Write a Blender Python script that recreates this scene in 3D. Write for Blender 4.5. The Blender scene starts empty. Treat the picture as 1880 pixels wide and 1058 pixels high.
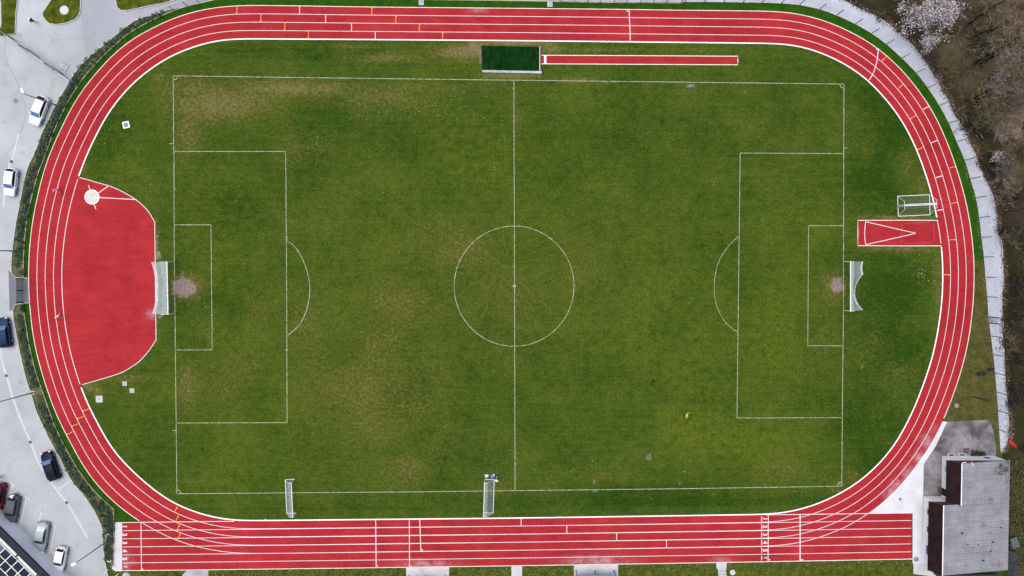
import bpy, bmesh, math, random
import numpy as np
from mathutils import Vector, Matrix, Quaternion
from mathutils.geometry import tessellate_polygon

random.seed(7)
R = math.radians
sc = bpy.context.scene
col = sc.collection

# ------------------------------------------------------------------ camera (drone, about 119 m up, tilted 2 degrees)
H = 119.0
F = 1452.0                      # focal length in photo pixels
NAD = (922.0, 486.0)            # where the plumb line below the drone meets the photo
cdir = Vector(((NAD[0]-940)/F, -(NAD[1]-529)/F, -1.0)).normalized()
Q = cdir.rotation_difference(Vector((0, 0, -1)))
cam = bpy.data.objects.new('camera', bpy.data.cameras.new('camera'))
col.objects.link(cam)
cam.rotation_mode = 'QUATERNION'
cam.rotation_quaternion = Q
cam.location = (0, 0, H)
cam.data.sensor_width = 36.0
cam.data.lens = F/1880*36.0
cam.data.clip_end = 3000
sc.camera = cam
QM = np.array(Q.to_matrix())


def W(px, py, z=0.0):
    """ground (or height z) point of a surveyed photo pixel"""
    d = QM @ np.array(((px-940)/F, -(py-529)/F, -1.0))
    t = (z-H)/d[2]
    return Vector((d[0]*t, d[1]*t, z))


def Wn(P, z=0.0):
    P = np.asarray(P, float)
    d = np.stack([(P[:, 0]-940)/F, -(P[:, 1]-529)/F, -np.ones(len(P))], 1) @ QM.T
    t = (z-H)/d[:, 2]
    return d*t[:, None]+np.array((0, 0, H))


# ------------------------------------------------------------------ node helpers
class NT:
    def __init__(s, name, rough=0.8, spec=0.3):
        s.m = bpy.data.materials.new(name)
        s.m.use_nodes = True
        s.t = s.m.node_tree
        s.b = s.t.nodes['Principled BSDF']
        s.b.inputs['Roughness'].default_value = rough
        s.b.inputs['Specular IOR Level'].default_value = spec
        s._pos = None

    def n(s, typ):
        return s.t.nodes.new(typ)

    def put(s, sock, v):
        if hasattr(v, 'is_output'):
            s.t.links.new(v, sock)
        elif isinstance(v, (tuple, list)):
            sock.default_value = (*v, 1.0) if len(v) == 3 and sock.type == 'RGBA' else v
        else:
            sock.default_value = v

    def pos(s):
        if s._pos is None:
            s._pos = s.n('ShaderNodeNewGeometry').outputs['Position']
        return s._pos

    def obj(s):
        return s.n('ShaderNodeTexCoord').outputs['Object']

    def scale(s, v, k):
        m = s.n('ShaderNodeMapping')
        s.put(m.inputs['Vector'], v)
        m.inputs['Scale'].default_value = k
        return m.outputs[0]

    def noise(s, scale, detail=2, rough=0.55, vec=None, dist=0.0):
        n = s.n('ShaderNodeTexNoise')
        s.put(n.inputs['Vector'], vec if vec is not None else s.pos())
        n.inputs['Scale'].default_value = scale
        n.inputs['Detail'].default_value = detail
        n.inputs['Roughness'].default_value = rough
        n.inputs['Distortion'].default_value = dist
        return n.outputs['Fac']

    def math(s, op, a, b=0.0, clamp=False):
        n = s.n('ShaderNodeMath')
        n.operation = op
        n.use_clamp = clamp
        s.put(n.inputs[0], a)
        s.put(n.inputs[1], b)
        return n.outputs[0]

    def rng(s, v, a, b, c=0.0, d=1.0):
        n = s.n('ShaderNodeMapRange')
        s.put(n.inputs[0], v)
        for i, k in enumerate((a, b, c, d)):
            n.inputs[i+1].default_value = k
        return n.outputs[0]

    def mix(s, f, a, b, typ='MIX'):
        n = s.n('ShaderNodeMix')
        n.data_type = 'RGBA'
        n.blend_type = typ
        s.put(n.inputs[0], f)
        s.put(n.inputs[6], a)
        s.put(n.inputs[7], b)
        return n.outputs[2]

    def attr(s, name):
        n = s.n('ShaderNodeAttribute')
        n.attribute_name = name
        return n

    def sep(s, c):
        n = s.n('ShaderNodeSeparateColor')
        s.put(n.inputs[0], c)
        return n.outputs

    def bump(s, h, strength=0.3, dist=0.05):
        n = s.n('ShaderNodeBump')
        n.inputs['Strength'].default_value = strength
        n.inputs['Distance'].default_value = dist
        s.put(n.inputs['Height'], h)
        s.put(s.b.inputs['Normal'], n.outputs[0])

    def color(s, c):
        s.put(s.b.inputs['Base Color'], c)
        return s.m


def noisy(name, c1, c2, scale=1.5, rough=0.8, detail=3, fine=None, metal=0.0, spec=0.3, local=False, bump=0.0):
    k = NT(name, rough, spec)
    vec = k.obj() if local else None
    f = k.rng(k.noise(scale, detail, vec=vec), 0.3, 0.7)
    c = k.mix(f, c1, c2)
    if fine:
        g = k.noise(fine, 2, 0.6, vec=vec)
        c = k.mix(1.0, c, k.mix(k.rng(g, .25, .75), (0.60, 0.60, 0.60), (1.40, 1.40, 1.40)), 'MULTIPLY')
        if bump:
            k.bump(g, bump)
    k.b.inputs['Metallic'].default_value = metal
    return k.color(c)


def seethrough(name, c, alpha, rough=0.7, cell=0.0):
    """netting or wire mesh: threads cover a share of the surface"""
    k = NT(name, rough)
    k.color(c)
    tr = k.n('ShaderNodeBsdfTransparent')
    mx = k.n('ShaderNodeMixShader')
    f = k.rng(k.noise(3.0, 2), 0.3, 0.7, alpha*0.8, alpha*1.2)
    k.put(mx.inputs[0], f)
    k.t.links.new(tr.outputs[0], mx.inputs[1])
    k.t.links.new(k.b.outputs[0], mx.inputs[2])
    k.t.links.new(mx.outputs[0], k.t.nodes['Material Output'].inputs['Surface'])
    return k.m


# ------------------------------------------------------------------ mesh helpers
class MB:
    def __init__(s):
        s.v, s.f, s.mi, s.cur = [], [], [], 0

    def add(s, vs, fs):
        o = len(s.v)
        s.v += [tuple(p) for p in vs]
        for f in fs:
            s.f.append(tuple(i+o for i in f))
            s.mi.append(s.cur)

    def box(s, c, size, rot=None):
        hx, hy, hz = size[0]/2, size[1]/2, size[2]/2
        pts = [Vector((x, y, z)) for z in (-hz, hz) for y in (-hy, hy) for x in (-hx, hx)]
        if rot is not None:
            M = Matrix.Rotation(rot, 3, 'Z') if not isinstance(rot, Matrix) else rot
            pts = [M @ p for p in pts]
        c = Vector(c)
        s.add([p+c for p in pts], [(0, 2, 3, 1), (4, 5, 7, 6), (0, 1, 5, 4), (2, 6, 7, 3), (0, 4, 6, 2), (1, 3, 7, 5)])

    def bar(s, a, b, w, h, up=Vector((0, 0, 1))):
        """square-section bar from a to b"""
        a, b = Vector(a), Vector(b)
        d = (b-a).normalized()
        u = d.cross(up)
        if u.length < 1e-4:
            u = d.cross(Vector((1, 0, 0)))
        u = u.normalized()
        n = u.cross(d).normalized()
        pts = []
        for p in (a, b):
            for (i, j) in ((-1, -1), (1, -1), (1, 1), (-1, 1)):
                pts.append(p+u*(i*w/2)+n*(j*h/2))
        s.add(pts, [(3, 2, 1, 0), (4, 5, 6, 7), (0, 1, 5, 4), (1, 2, 6, 5), (2, 3, 7, 6), (3, 0, 4, 7)])

    def tube(s, a, b, r0, r1=None, n=8, cap=True):
        a, b = Vector(a), Vector(b)
        r1 = r0 if r1 is None else r1
        d = (b-a)
        if d.length < 1e-6:
            return
        d.normalize()
        u = d.orthogonal().normalized()
        w = d.cross(u)
        pts = []
        for p, r in ((a, r0), (b, r1)):
            for i in range(n):
                t = 2*math.pi*i/n
                pts.append(p+(u*math.cos(t)+w*math.sin(t))*r)
        fs = [(i, (i+1) % n, n+(i+1) % n, n+i) for i in range(n)]
        if cap:
            fs += [tuple(range(n-1, -1, -1)), tuple(range(n, 2*n))]
        s.add(pts, fs)

    def chain(s, pts, rs, n=6):
        for i in range(len(pts)-1):
            s.tube(pts[i], pts[i+1], rs[i], rs[i+1], n, cap=(i in (0, len(pts)-2)))

    def lathe(s, c, prof, n=20):
        """prof: list of (radius, z)"""
        c = Vector(c)
        pts, fs = [], []
        for r, z in prof:
            for i in range(n):
                t = 2*math.pi*i/n
                pts.append(c+Vector((r*math.cos(t), r*math.sin(t), z)))
        for k in range(len(prof)-1):
            for i in range(n):
                fs.append((k*n+i, k*n+(i+1) % n, (k+1)*n+(i+1) % n, (k+1)*n+i))
        fs.append(tuple(range((len(prof)-1)*n, len(prof)*n)))
        fs.append(tuple(range(n-1, -1, -1)))
        s.add(pts, fs)

    def ball(s, c, r, n=10, sq=(1, 1, 1)):
        c = Vector(c)
        pts, fs = [], []
        m = max(4, n//2)
        for k in range(m+1):
            ph = math.pi*k/m
            for i in range(n):
                t = 2*math.pi*i/n
                pts.append(c+Vector((r*sq[0]*math.sin(ph)*math.cos(t), r*sq[1]*math.sin(ph)*math.sin(t), r*sq[2]*math.cos(ph))))
        for k in range(m):
            for i in range(n):
                fs.append((k*n+i, (k+1)*n+i, (k+1)*n+(i+1) % n, k*n+(i+1) % n))
        s.add(pts, fs)

    def sheet(s, P, z):
        """flat sheet from a photo-pixel outline"""
        vs = [W(x, y, z) for x, y in P]
        tri = tessellate_polygon([vs])
        o = []
        for t in tri:
            a, b, c = (vs[i] for i in t)
            o.append(t if (b-a).cross(c-a).z > 0 else (t[0], t[2], t[1]))
        s.add(vs, o)

    def stroke(s, P, w, z, closed=False):
        """painted line of w pixels along photo-pixel polyline"""
        P = np.asarray(P, float)
        if closed:
            d = np.roll(P, -1, 0)-np.roll(P, 1, 0)
        else:
            d = np.gradient(P, axis=0)
        d /= np.maximum(np.linalg.norm(d, axis=1), 1e-9)[:, None]
        nrm = np.stack([-d[:, 1], d[:, 0]], 1)
        A, B = Wn(P+nrm*w/2, z), Wn(P-nrm*w/2, z)
        n = len(P)
        fs = []
        for i in range(n if closed else n-1):
            j = (i+1) % n
            fs.append((i, n+i, n+j, j))
        vs = list(map(tuple, A))+list(map(tuple, B))
        a, b, c = Vector(vs[fs[0][0]]), Vector(vs[fs[0][1]]), Vector(vs[fs[0][2]])
        if (b-a).cross(c-a).z < 0:
            fs = [f[::-1] for f in fs]
        s.add(vs, fs)

    def build(s, name, mat, parent=None, smooth=False, origin=None):
        me = bpy.data.meshes.new(name)
        vs = s.v
        if origin is not None:
            vs = [tuple(Vector(p)-Vector(origin)) for p in vs]
        me.from_pydata(vs, [], s.f)
        mats = mat if isinstance(mat, (list, tuple)) else [mat]
        for m in mats:
            me.materials.append(m)
        if len(mats) > 1:
            me.polygons.foreach_set('material_index', s.mi)
        if smooth:
            me.polygons.foreach_set('use_smooth', [True]*len(me.polygons))
        me.update()
        o = bpy.data.objects.new(name, me)
        col.objects.link(o)
        if origin is not None:
            o.location = origin
        if parent is not None:
            o.parent = parent
        return o


def leafcard(m_, p, r, rnd, flat=0.5):
    a = Vector((rnd.gauss(0, 1), rnd.gauss(0, 1), rnd.gauss(0, flat))).normalized()
    b = Vector((rnd.gauss(0, 1), rnd.gauss(0, 1), rnd.gauss(0, flat)))
    b = (b-a*b.dot(a)).normalized()
    m_.add([p-a*r-b*r*.5, p+a*r*.2-b*r*.6, p+a*r, p-a*r*.2+b*r*.7], [(0, 1, 2, 3)])


def tag(o, label=None, cat=None, group=None, kind=None):
    if label: o['label'] = label
    if cat: o['category'] = cat
    if group: o['group'] = group
    if kind: o['kind'] = kind
    return o


def thing(name, label, cat, loc=(0, 0, 0), rz=0.0, group=None):
    o = bpy.data.objects.new(name, None)
    o.empty_display_size = 0.3
    col.objects.link(o)
    o.location = loc
    o.rotation_euler = (0, 0, rz)
    return tag(o, label, cat, group)


def struct(o):
    o['kind'] = 'structure'
    return o


def copy_tree(o, parent=None):
    c = o.copy()
    col.objects.link(c)
    if parent is not None:
        c.parent = parent
    for ch in list(o.children):
        copy_tree(ch, c)
    return c


def catmull(P, per=8, closed=False):
    P = np.asarray(P, float)
    n = len(P)
    out = []
    for i in range(n if closed else n-1):
        if closed:
            a, b, c, d = P[i-1], P[i], P[(i+1) % n], P[(i+2) % n]
        else:
            a, b, c, d = P[max(i-1, 0)], P[i], P[i+1], P[min(i+2, n-1)]
        for k in range(per):
            t = k/per
            out.append(0.5*((2*b)+(c-a)*t+(2*a-5*b+4*c-d)*t*t+(3*b-a-3*c+d)*t**3))
    if not closed:
        out.append(P[-1])
    return np.array(out)


def resample(P, step, closed=False):
    Q_ = np.vstack([P, P[:1]]) if closed else P
    d = np.r_[0, np.cumsum(np.linalg.norm(np.diff(Q_, axis=0), axis=1))]
    n = max(2, int(round(d[-1]/step)))
    t = np.linspace(0, d[-1], n+1)
    if closed:
        t = t[:-1]
    return np.stack([np.interp(t, d, Q_[:, 0]), np.interp(t, d, Q_[:, 1])], 1)


def smooth_closed(P, k=3, it=4):
    for _ in range(it):
        P = sum(np.roll(P, i, 0) for i in range(-k, k+1))/(2*k+1)
    return P


# ------------------------------------------------------------------ surveyed outlines (photo pixels)
L0p = [(425,71.5),(396,75),(365,82.5),(333.8,93.8),(308.8,105),(287.5,118.5),(268.8,131.5),(235,161.3),(218.8,180),(200,205),(187.5,226),(180.6,240),
 (163.8,273.8),(152.5,300),(143.8,325),(136,348.8),(130.5,371),(125,393.8),(120,420),(116,453.8),(113.3,485),(112.8,517.5),(114.4,547.5),(116.9,580),
 (121,606),(126,636),(135,670),(146,705),(154,726),(163.8,748.8),(180,778.8),(200,816),(218,841),(230,851),(255,877),(293.6,908),(322.5,926.6),(346,936),
 (371,944.8),(396,951),(425,955.4),(460,956),(700,953.8),(940,951.4),(1180,948),(1400,944.6),(1425,943.5),(1450,940),(1475,934.4),(1500,926),(1525,915.6),
 (1550,902),(1573,888.5),(1595,870),(1620,846),(1638.8,822.5),(1653.8,799.5),(1666,776),(1677.5,752.5),(1691,718.8),(1701,690),(1710,664),(1717.5,632.5),
 (1725,590),(1728.8,561),(1730.2,546),(1731,520),(1731,486),(1730,463.8),(1728.5,451),(1726,431),(1721,403.8),(1715,373.8),(1707.5,343.8),(1698,315),
 (1683.8,276),(1673.8,253.8),(1663.8,235),(1645,204.4),(1633,190),(1620,175),(1597.5,150),(1575,133),(1560,122.5),(1543.8,113),(1512.5,98.8),(1475,86),
 (1450,81.9),(1425,80),(1400,79.7),(1180,77.3),(940,74.8),(700,73),(460,71.5)]
L4p = [(425,10.6),(390,14.4),(358.8,20.6),(321,31.9),(283.8,49.4),(245,70),(215,92.5),(190,118.8),(166,146),(141,180),(125,208.8),(108.5,245),(98.8,263.8),
 (86,295),(75,332.5),(68,366),(63,385),(58,415),(53.8,457.5),(52.1,485),(51.9,510),(52.8,540),(55,572.5),(59,606),(62.5,630),(70,662.5),(80,695),(89.5,726),
 (97.5,747.5),(108.8,775),(125,803.8),(146.5,846),(162.5,871),(187.5,902.5),(213.5,926),(235,943.8),(260,960.4),(283.8,974),(310,987.6),(325,993.5),
 (352.5,1002.6),(377.5,1008),(421,1015.8),(440,1016.5),(575,1015.4),(720,1013),(955,1010.4),(1148,1007.3),(1265,1005.4),(1411,1003),(1436,1001.6),
 (1468.8,997.3),(1508,986.4),(1546,971.4),(1574.5,957.2),(1597,942.5),(1612.5,929.4),(1635,911),(1655,890),(1678.8,860),(1697.5,833.8),(1715,807.5),
 (1722,793),(1736.5,761),(1750,726),(1761,695),(1769,665),(1777.5,632.5),(1782.5,596),(1786,570),(1787.6,546),(1788.8,520),(1789,495),(1788,470),
 (1785.6,441),(1783.6,426),(1780,402.5),(1773.8,370),(1763.8,333.8),(1756,306),(1747.5,283.8),(1735,251),(1720,217.5),(1706,193.2),(1685,163.7),
 (1660,132.5),(1635,107.5),(1612.5,88.8),(1587.5,72.3),(1550,52.5),(1500,33),(1470,26),(1440,21.8),(1412,20.6),(1250,19),(1090,16.8),(700,13.2),(550,11),(460,10)]
L0 = smooth_closed(resample(catmull(L0p, 10, True), 6.0, True))
L4 = smooth_closed(resample(catmull(L4p, 10, True), 6.0, True))


def pair(A, B):
    """for each point of A the point of B straight across"""
    d = np.roll(A, -1, 0)-np.roll(A, 1, 0)
    d /= np.linalg.norm(d, axis=1)[:, None]
    n1 = np.stack([-d[:, 1], d[:, 0]], 1)
    cen = A.mean(0)
    if np.mean(np.sum(n1*(A-cen), 1)) < 0:
        n1 = -n1
    B2 = np.roll(B, -1, 0)
    out = []
    for p, n in zip(A, n1):
        e = B2-B
        den = n[0]*(-e[:, 1])+n[1]*e[:, 0]
        rx, ry = B[:, 0]-p[0], B[:, 1]-p[1]
        den = np.where(np.abs(den) < 1e-9, 1e-9, den)
        t = (rx*(-e[:, 1])+ry*e[:, 0])/den
        u = (n[0]*ry-n[1]*rx)/den
        ok = (u >= 0) & (u <= 1) & (t > 20) & (t < 120)
        out.append(p+n*t[ok].min() if ok.any() else p+n*60)
    return np.array(out)


L4r = smooth_closed(pair(L0, L4), 2, 2)
LANE = [L0+(L4r-L0)*k/4 for k in range(5)]


def at_lane(k, px, py):
    """nearest point of lane line k to a pixel"""
    i = np.argmin(np.hypot(LANE[k][:, 0]-px, LANE[k][:, 1]-py))
    return LANE[k][i]


def q3(a, b, c):
    """curve y(x) through three points"""
    xs, ys = zip(a, b, c)
    co = np.polyfit(xs, ys, 2)
    return lambda x: np.polyval(co, x)


SL = [q3((225, 959.5), (955, 951.2), (1673, 942.0)), q3((225, 974.5), (955, 966), (1673, 955.8)), q3((225, 989.5), (955, 981), (1673, 970)),
      q3((225, 1004.4), (955, 995.7), (1673, 984.5)), q3((225, 1019), (955, 1010.4), (1673, 998.8)), q3((225, 1033.8), (955, 1024.7), (1673, 1013.3)),
      q3((225, 1048), (955, 1038.8), (1673, 1026.6))]


def splats(P, lst):
    o = np.zeros(len(P))
    for (x, y, rx, ry, a) in lst:
        d = ((P[:, 0]-x)/rx)**2+((P[:, 1]-y)/ry)**2
        o = np.maximum(o, a*np.exp(-d*0.8))
    return o


# ------------------------------------------------------------------ materials
def grass_mat(name, dark, mid, lush, dry, dirt):
    k = NT(name, 0.95, 0.0)
    z = k.sep(k.attr('zone').outputs['Color'])
    big = k.noise(0.13, 6, 0.68)
    med = k.noise(0.9, 4, 0.62)
    fin = k.noise(3.4, 4, 0.78)
    spk = k.noise(2.3, 3, 0.8)
    mow = k.noise(1.0, 3, 0.6, vec=k.scale(k.pos(), (0.05, 2.1, 1.0)))
    f = k.math('ADD', k.math('MULTIPLY', big, 0.55), k.math('MULTIPLY', med, 0.45))
    f = k.math('ADD', f, k.math('MULTIPLY', k.math('SUBTRACT', mow, 0.5), 0.26))
    f = k.math('SUBTRACT', f, k.math('MULTIPLY', z[2], 0.24))
    c = k.mix(k.rng(f, 0.30, 0.66), dark, mid)
    lf = k.math('MULTIPLY', z[1], k.rng(med, 0.28, 0.65), clamp=True)
    c = k.mix(lf, c, lush)
    df = k.math('ADD', k.math('MULTIPLY', z[0], 1.0), k.math('MULTIPLY', k.math('SUBTRACT', k.noise(1.9, 6, 0.76), 0.5), 2.2))
    df = k.math('ADD', df, k.math('MULTIPLY', k.math('SUBTRACT', big, 0.5), 0.7))
    c = k.mix(k.rng(df, 0.06, 0.42, 0.0, 0.62), c, (0.082, 0.080, 0.014))
    c = k.mix(k.rng(df, 0.34, 1.0, 0.0, 1.0), c, dry)
    c = k.mix(k.rng(spk, 0.60, 0.74, 0, 0.4), c, (0.115, 0.128, 0.022))
    c = k.mix(k.rng(spk, 0.40, 0.28, 0, 0.55), c, (0.014, 0.030, 0.004))
    di = k.attr('dirt').outputs['Fac']
    dd = k.math('ADD', di, k.math('MULTIPLY', k.math('SUBTRACT', k.noise(1.3, 6, 0.78), 0.5), 1.15))
    c = k.mix(k.rng(dd, 0.34, 0.56, 0, 0.95), c, dirt)
    g = k.mix(k.rng(fin, 0.25, 0.75), (0.42, 0.44, 0.4), (1.62, 1.60, 1.65))
    c = k.mix(1.0, c, g, 'MULTIPLY')
    k.bump(fin, 0.35, 0.06)
    return k.color(c)


M = {}
M['grass'] = grass_mat('pitch grass', (0.018, 0.046, 0.005), (0.061, 0.091, 0.011), (0.096, 0.116, 0.008), (0.165, 0.138, 0.055), (0.20, 0.15, 0.14))


def track_mat(name):
    k = NT(name, 0.8, 0.06)
    b = k.noise(0.35, 5, 0.68)
    f = k.noise(3.6, 3, 0.8)
    w = k.noise(1.0, 3, 0.6, vec=k.scale(k.pos(), (0.25, 2.2, 1)))
    c = k.mix(k.rng(k.math('ADD', k.math('MULTIPLY', b, 0.6), k.math('MULTIPLY', w, 0.4)), 0.35, 0.65), (0.262, 0.0165, 0.0200), (0.372, 0.0260, 0.0310))
    c = k.mix(1.0, c, k.mix(k.rng(f, .25, .75), (0.78, 0.76, 0.76), (1.22, 1.24, 1.24)), 'MULTIPLY')
    tone = k.rng(k.noise(0.07, 4, 0.6), 0.32, 0.68)
    c = k.mix(1.0, c, k.mix(tone, (0.86, 0.84, 0.84), (1.08, 1.12, 1.10)), 'MULTIPLY')
    c = k.mix(k.rng(k.noise(0.8, 6, 0.72), 0.56, 0.72, 0, 0.28), c, (0.20, 0.035, 0.04))
    st = k.attr('stain').outputs['Fac']
    s2 = k.math('MULTIPLY', st, k.rng(k.noise(0.9, 4, 0.65), 0.3, 0.62))
    c = k.mix(k.math('MULTIPLY', s2, 0.85, True), c, (0.46, 0.33, 0.36))
    k.bump(f, 0.15, 0.01)
    return k.color(c)


M['track'] = track_mat('red rubber track')
M['line'] = noisy('white line paint', (0.62, 0.54, 0.56), (0.74, 0.68, 0.70), 2.0, 0.6)
M['kerbwhite'] = noisy('white kerb', (0.76, 0.76, 0.77), (0.84, 0.84, 0.85), 1.0, 0.45)
M['creamline'] = noisy('cream edging', (0.66, 0.58, 0.45), (0.78, 0.74, 0.66), 0.8, 0.7)
M['orange'] = noisy('orange line paint', (0.78, 0.33, 0.03), (0.85, 0.42, 0.06), 3.0, 0.6)


def chalk_mat():
    k = NT('chalk line on grass', 0.95, 0.1)
    n = k.noise(1.6, 5, 0.7)
    c = k.mix(k.rng(n, 0.30, 0.62), (0.10, 0.125, 0.045), (0.42, 0.43, 0.34))
    c = k.mix(1.0, c, k.mix(k.noise(7, 2, 0.6), (0.8, 0.8, 0.8), (1.2, 1.2, 1.2)), 'MULTIPLY')
    return k.color(c)


M['chalk'] = chalk_mat()


def asphalt_mat(name, a, b, spots=True):
    k = NT(name, 0.9, 0.08)
    c = k.mix(k.rng(k.noise(0.12, 5, 0.6), 0.32, 0.68), a, b)
    c = k.mix(1.0, c, k.mix(k.noise(6, 2, 0.7), (0.88, 0.88, 0.89), (1.12, 1.12, 1.12)), 'MULTIPLY')
    if spots:
        o = k.rng(k.noise(0.55, 4, 0.65), 0.58, 0.76, 0, 0.6)
        c = k.mix(o, c, tuple(x*0.72 for x in a))
    return k.color(c)


M['lot'] = asphalt_mat('pale asphalt', (0.300, 0.314, 0.328), (0.410, 0.425, 0.436))
M['lot2'] = asphalt_mat('grey asphalt', (0.27, 0.28, 0.305), (0.33, 0.34, 0.362))
M['darkasphalt'] = asphalt_mat('dark asphalt', (0.13, 0.13, 0.155), (0.17, 0.17, 0.20))
M['gutter'] = noisy('concrete gutter', (0.42, 0.43, 0.46), (0.50, 0.51, 0.53), 1.2, 0.8)
M['kerb'] = noisy('grey kerb stone', (0.34, 0.33, 0.32), (0.45, 0.44, 0.42), 1.3, 0.85, fine=5)
M['tankerb'] = noisy('weathered concrete kerb', (0.30, 0.25, 0.17), (0.44, 0.39, 0.30), 0.6, 0.85, fine=5)
M['gravel'] = None


def gravel_mat():
    k = NT('white gravel', 0.9, 0.2)
    c = k.mix(k.rng(k.noise(0.35, 4, 0.6), 0.3, 0.7), (0.32, 0.34, 0.385), (0.42, 0.44, 0.485))
    c = k.mix(1.0, c, k.mix(k.noise(5.0, 3, 0.75), (0.7, 0.7, 0.7), (1.3, 1.3, 1.3)), 'MULTIPLY')
    l = k.attr('zone').outputs['Fac']
    n = k.noise(3.2, 4, 0.75)
    s = k.rng(k.math('ADD', n, k.math('MULTIPLY', l, 0.10)), 0.66, 0.74, 0, 0.8)
    c = k.mix(s, c, (0.15, 0.135, 0.15))
    k.bump(k.noise(9, 2), 0.4, 0.03)
    return k.color(c)


M['gravel'] = gravel_mat()
M['turf'] = noisy('dense bright verge grass', (0.013, 0.052, 0.004), (0.026, 0.078, 0.006), 0.8, 0.9, 4, spec=0.0, fine=4, bump=0.3)
M['verge'] = noisy('rough brown grass', (0.038, 0.045, 0.012), (0.095, 0.080, 0.024), 0.7, 0.95, 5, spec=0.0, fine=3.2, bump=0.4)
M['dryverge'] = noisy('dry yellow grass', (0.045, 0.058, 0.016), (0.16, 0.150, 0.070), 0.7, 0.95, 5, spec=0.0, fine=3.5, bump=0.4)
M['island'] = noisy('island grass', (0.022, 0.044, 0.005), (0.095, 0.104, 0.012), 0.9, 0.95, 5, spec=0.0, fine=3.2, bump=0.4)


def forest_mat():
    k = NT('forest floor', 0.95, 0.0)
    a = k.noise(0.22, 5, 0.62)
    b = k.noise(1.3, 5, 0.7)
    z = k.sep(k.attr('zone').outputs['Color'])
    c = k.mix(k.rng(a, 0.35, 0.62), (0.018, 0.015, 0.009), (0.145, 0.104, 0.066))
    c = k.mix(k.rng(b, 0.42, 0.64, 0, 0.8), c, (0.032, 0.025, 0.017))
    c = k.mix(k.rng(k.noise(0.4, 3), 0.5, 0.68, 0, 0.6), c, (0.062, 0.060, 0.018))
    c = k.mix(z[2], c, (0.016, 0.018, 0.009))
    c = k.mix(k.math('MULTIPLY', z[1], k.rng(b, 0.38, 0.6), True), c, (0.055, 0.085, 0.014))
    c = k.mix(k.math('MULTIPLY', z[0], k.rng(b, 0.35, 0.65), True), c, (0.22, 0.165, 0.115))
    c = k.mix(1.0, c, k.mix(k.noise(6, 2, 0.7), (0.5, 0.5, 0.5), (1.5, 1.5, 1.5)), 'MULTIPLY')
    k.bump(b, 0.6, 0.2)
    return k.color(c)


M['forest'] = forest_mat()


def concrete_mat(name, a, b, d, lo=0.48, hi=0.7):
    k = NT(name, 0.85, 0.25)
    c = k.mix(k.rng(k.noise(0.5, 4), 0.3, 0.7), a, b)
    s = k.rng(k.noise(0.22, 5, 0.68, dist=0.6), lo, hi, 0, 0.85)
    c = k.mix(s, c, d)
    c = k.mix(1.0, c, k.mix(k.noise(5, 3, 0.7), (0.85, 0.85, 0.85), (1.15, 1.15, 1.15)), 'MULTIPLY')
    return k.color(c)


M['apron'] = concrete_mat('clean white concrete', (0.50, 0.51, 0.52), (0.58, 0.585, 0.60), (0.42, 0.42, 0.44), 0.50, 0.8)
M['dirtyconcrete'] = concrete_mat('stained concrete', (0.165, 0.152, 0.158), (0.27, 0.25, 0.255), (0.032, 0.028, 0.031), 0.40, 0.64)
M['paleconcrete'] = concrete_mat('pale concrete', (0.46, 0.455, 0.47), (0.56, 0.555, 0.57), (0.34, 0.33, 0.34))
M['stonepave'] = concrete_mat('stone paving', (0.34, 0.34, 0.37), (0.46, 0.46, 0.48), (0.20, 0.19, 0.20))
M['disc'] = noisy('concrete throwing circle', (0.46, 0.46, 0.42), (0.58, 0.57, 0.52), 1.6, 0.85, fine=6)
M['sandcover'] = None


def cover_mat():
    k = NT('dark green pit cover', 0.9, 0.0)
    w = k.noise(1.0, 4, 0.65, vec=k.scale(k.pos(), (1.6, 0.6, 1)))
    c = k.mix(k.rng(w, 0.35, 0.7), (0.003, 0.016, 0.003), (0.008, 0.038, 0.007))
    c = k.mix(k.rng(k.noise(0.9, 4, 0.7), 0.55, 0.8, 0, 0.5), c, (0.022, 0.060, 0.018))
    c = k.mix(1.0, c, k.mix(k.noise(4, 3, .7), (0.5, 0.7, 0.7), (1.3, 1.3, 1.3)), 'MULTIPLY')
    return k.color(c)


M['sandcover'] = cover_mat()
M['galv'] = noisy('galvanised steel', (0.30, 0.33, 0.36), (0.42, 0.45, 0.48), 2, 0.45, metal=0.6, local=True)
M['darkgreen'] = noisy('green painted steel', (0.012, 0.10, 0.065), (0.02, 0.14, 0.09), 2, 0.5, local=True)
M['darkpost'] = noisy('dark grey green steel post', (0.012, 0.022, 0.02), (0.03, 0.045, 0.04), 2, 0.5, local=True)
M['tealpost'] = noisy('teal painted steel', (0.015, 0.12, 0.13), (0.03, 0.16, 0.16), 2, 0.5, local=True)
M['white'] = noisy('white painted metal', (0.74, 0.75, 0.76), (0.82, 0.83, 0.84), 2, 0.4, local=True)
M['net'] = seethrough('white goal netting', (0.70, 0.78, 0.79), 0.33)
M['netthin'] = seethrough('light goal netting', (0.72, 0.76, 0.8), 0.22)
M['netdense'] = seethrough('gathered netting', (0.74, 0.80, 0.82), 0.62)
M['netfaint'] = seethrough('fine pale netting', (0.6, 0.65, 0.68), 0.05)
M['wire'] = seethrough('wire mesh fence', (0.16, 0.22, 0.25), 0.16)
M['wirelight'] = seethrough('galvanised mesh panel', (0.30, 0.38, 0.42), 0.75)
M['gatemesh'] = seethrough('green mesh gate', (0.05, 0.12, 0.12), 0.60)
M['black'] = noisy('black rubber', (0.010, 0.010, 0.011), (0.020, 0.020, 0.022), 5, 0.8, local=True)
M['iron'] = noisy('cast iron', (0.05, 0.05, 0.055), (0.10, 0.10, 0.105), 5, 0.7, local=True)
M['manhole'] = noisy('grey iron lid', (0.16, 0.15, 0.17), (0.24, 0.23, 0.25), 5, 0.7, local=True)
M['wall'] = noisy('white render', (0.70, 0.70, 0.72), (0.80, 0.80, 0.82), 0.6, 0.8, local=True)
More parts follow.
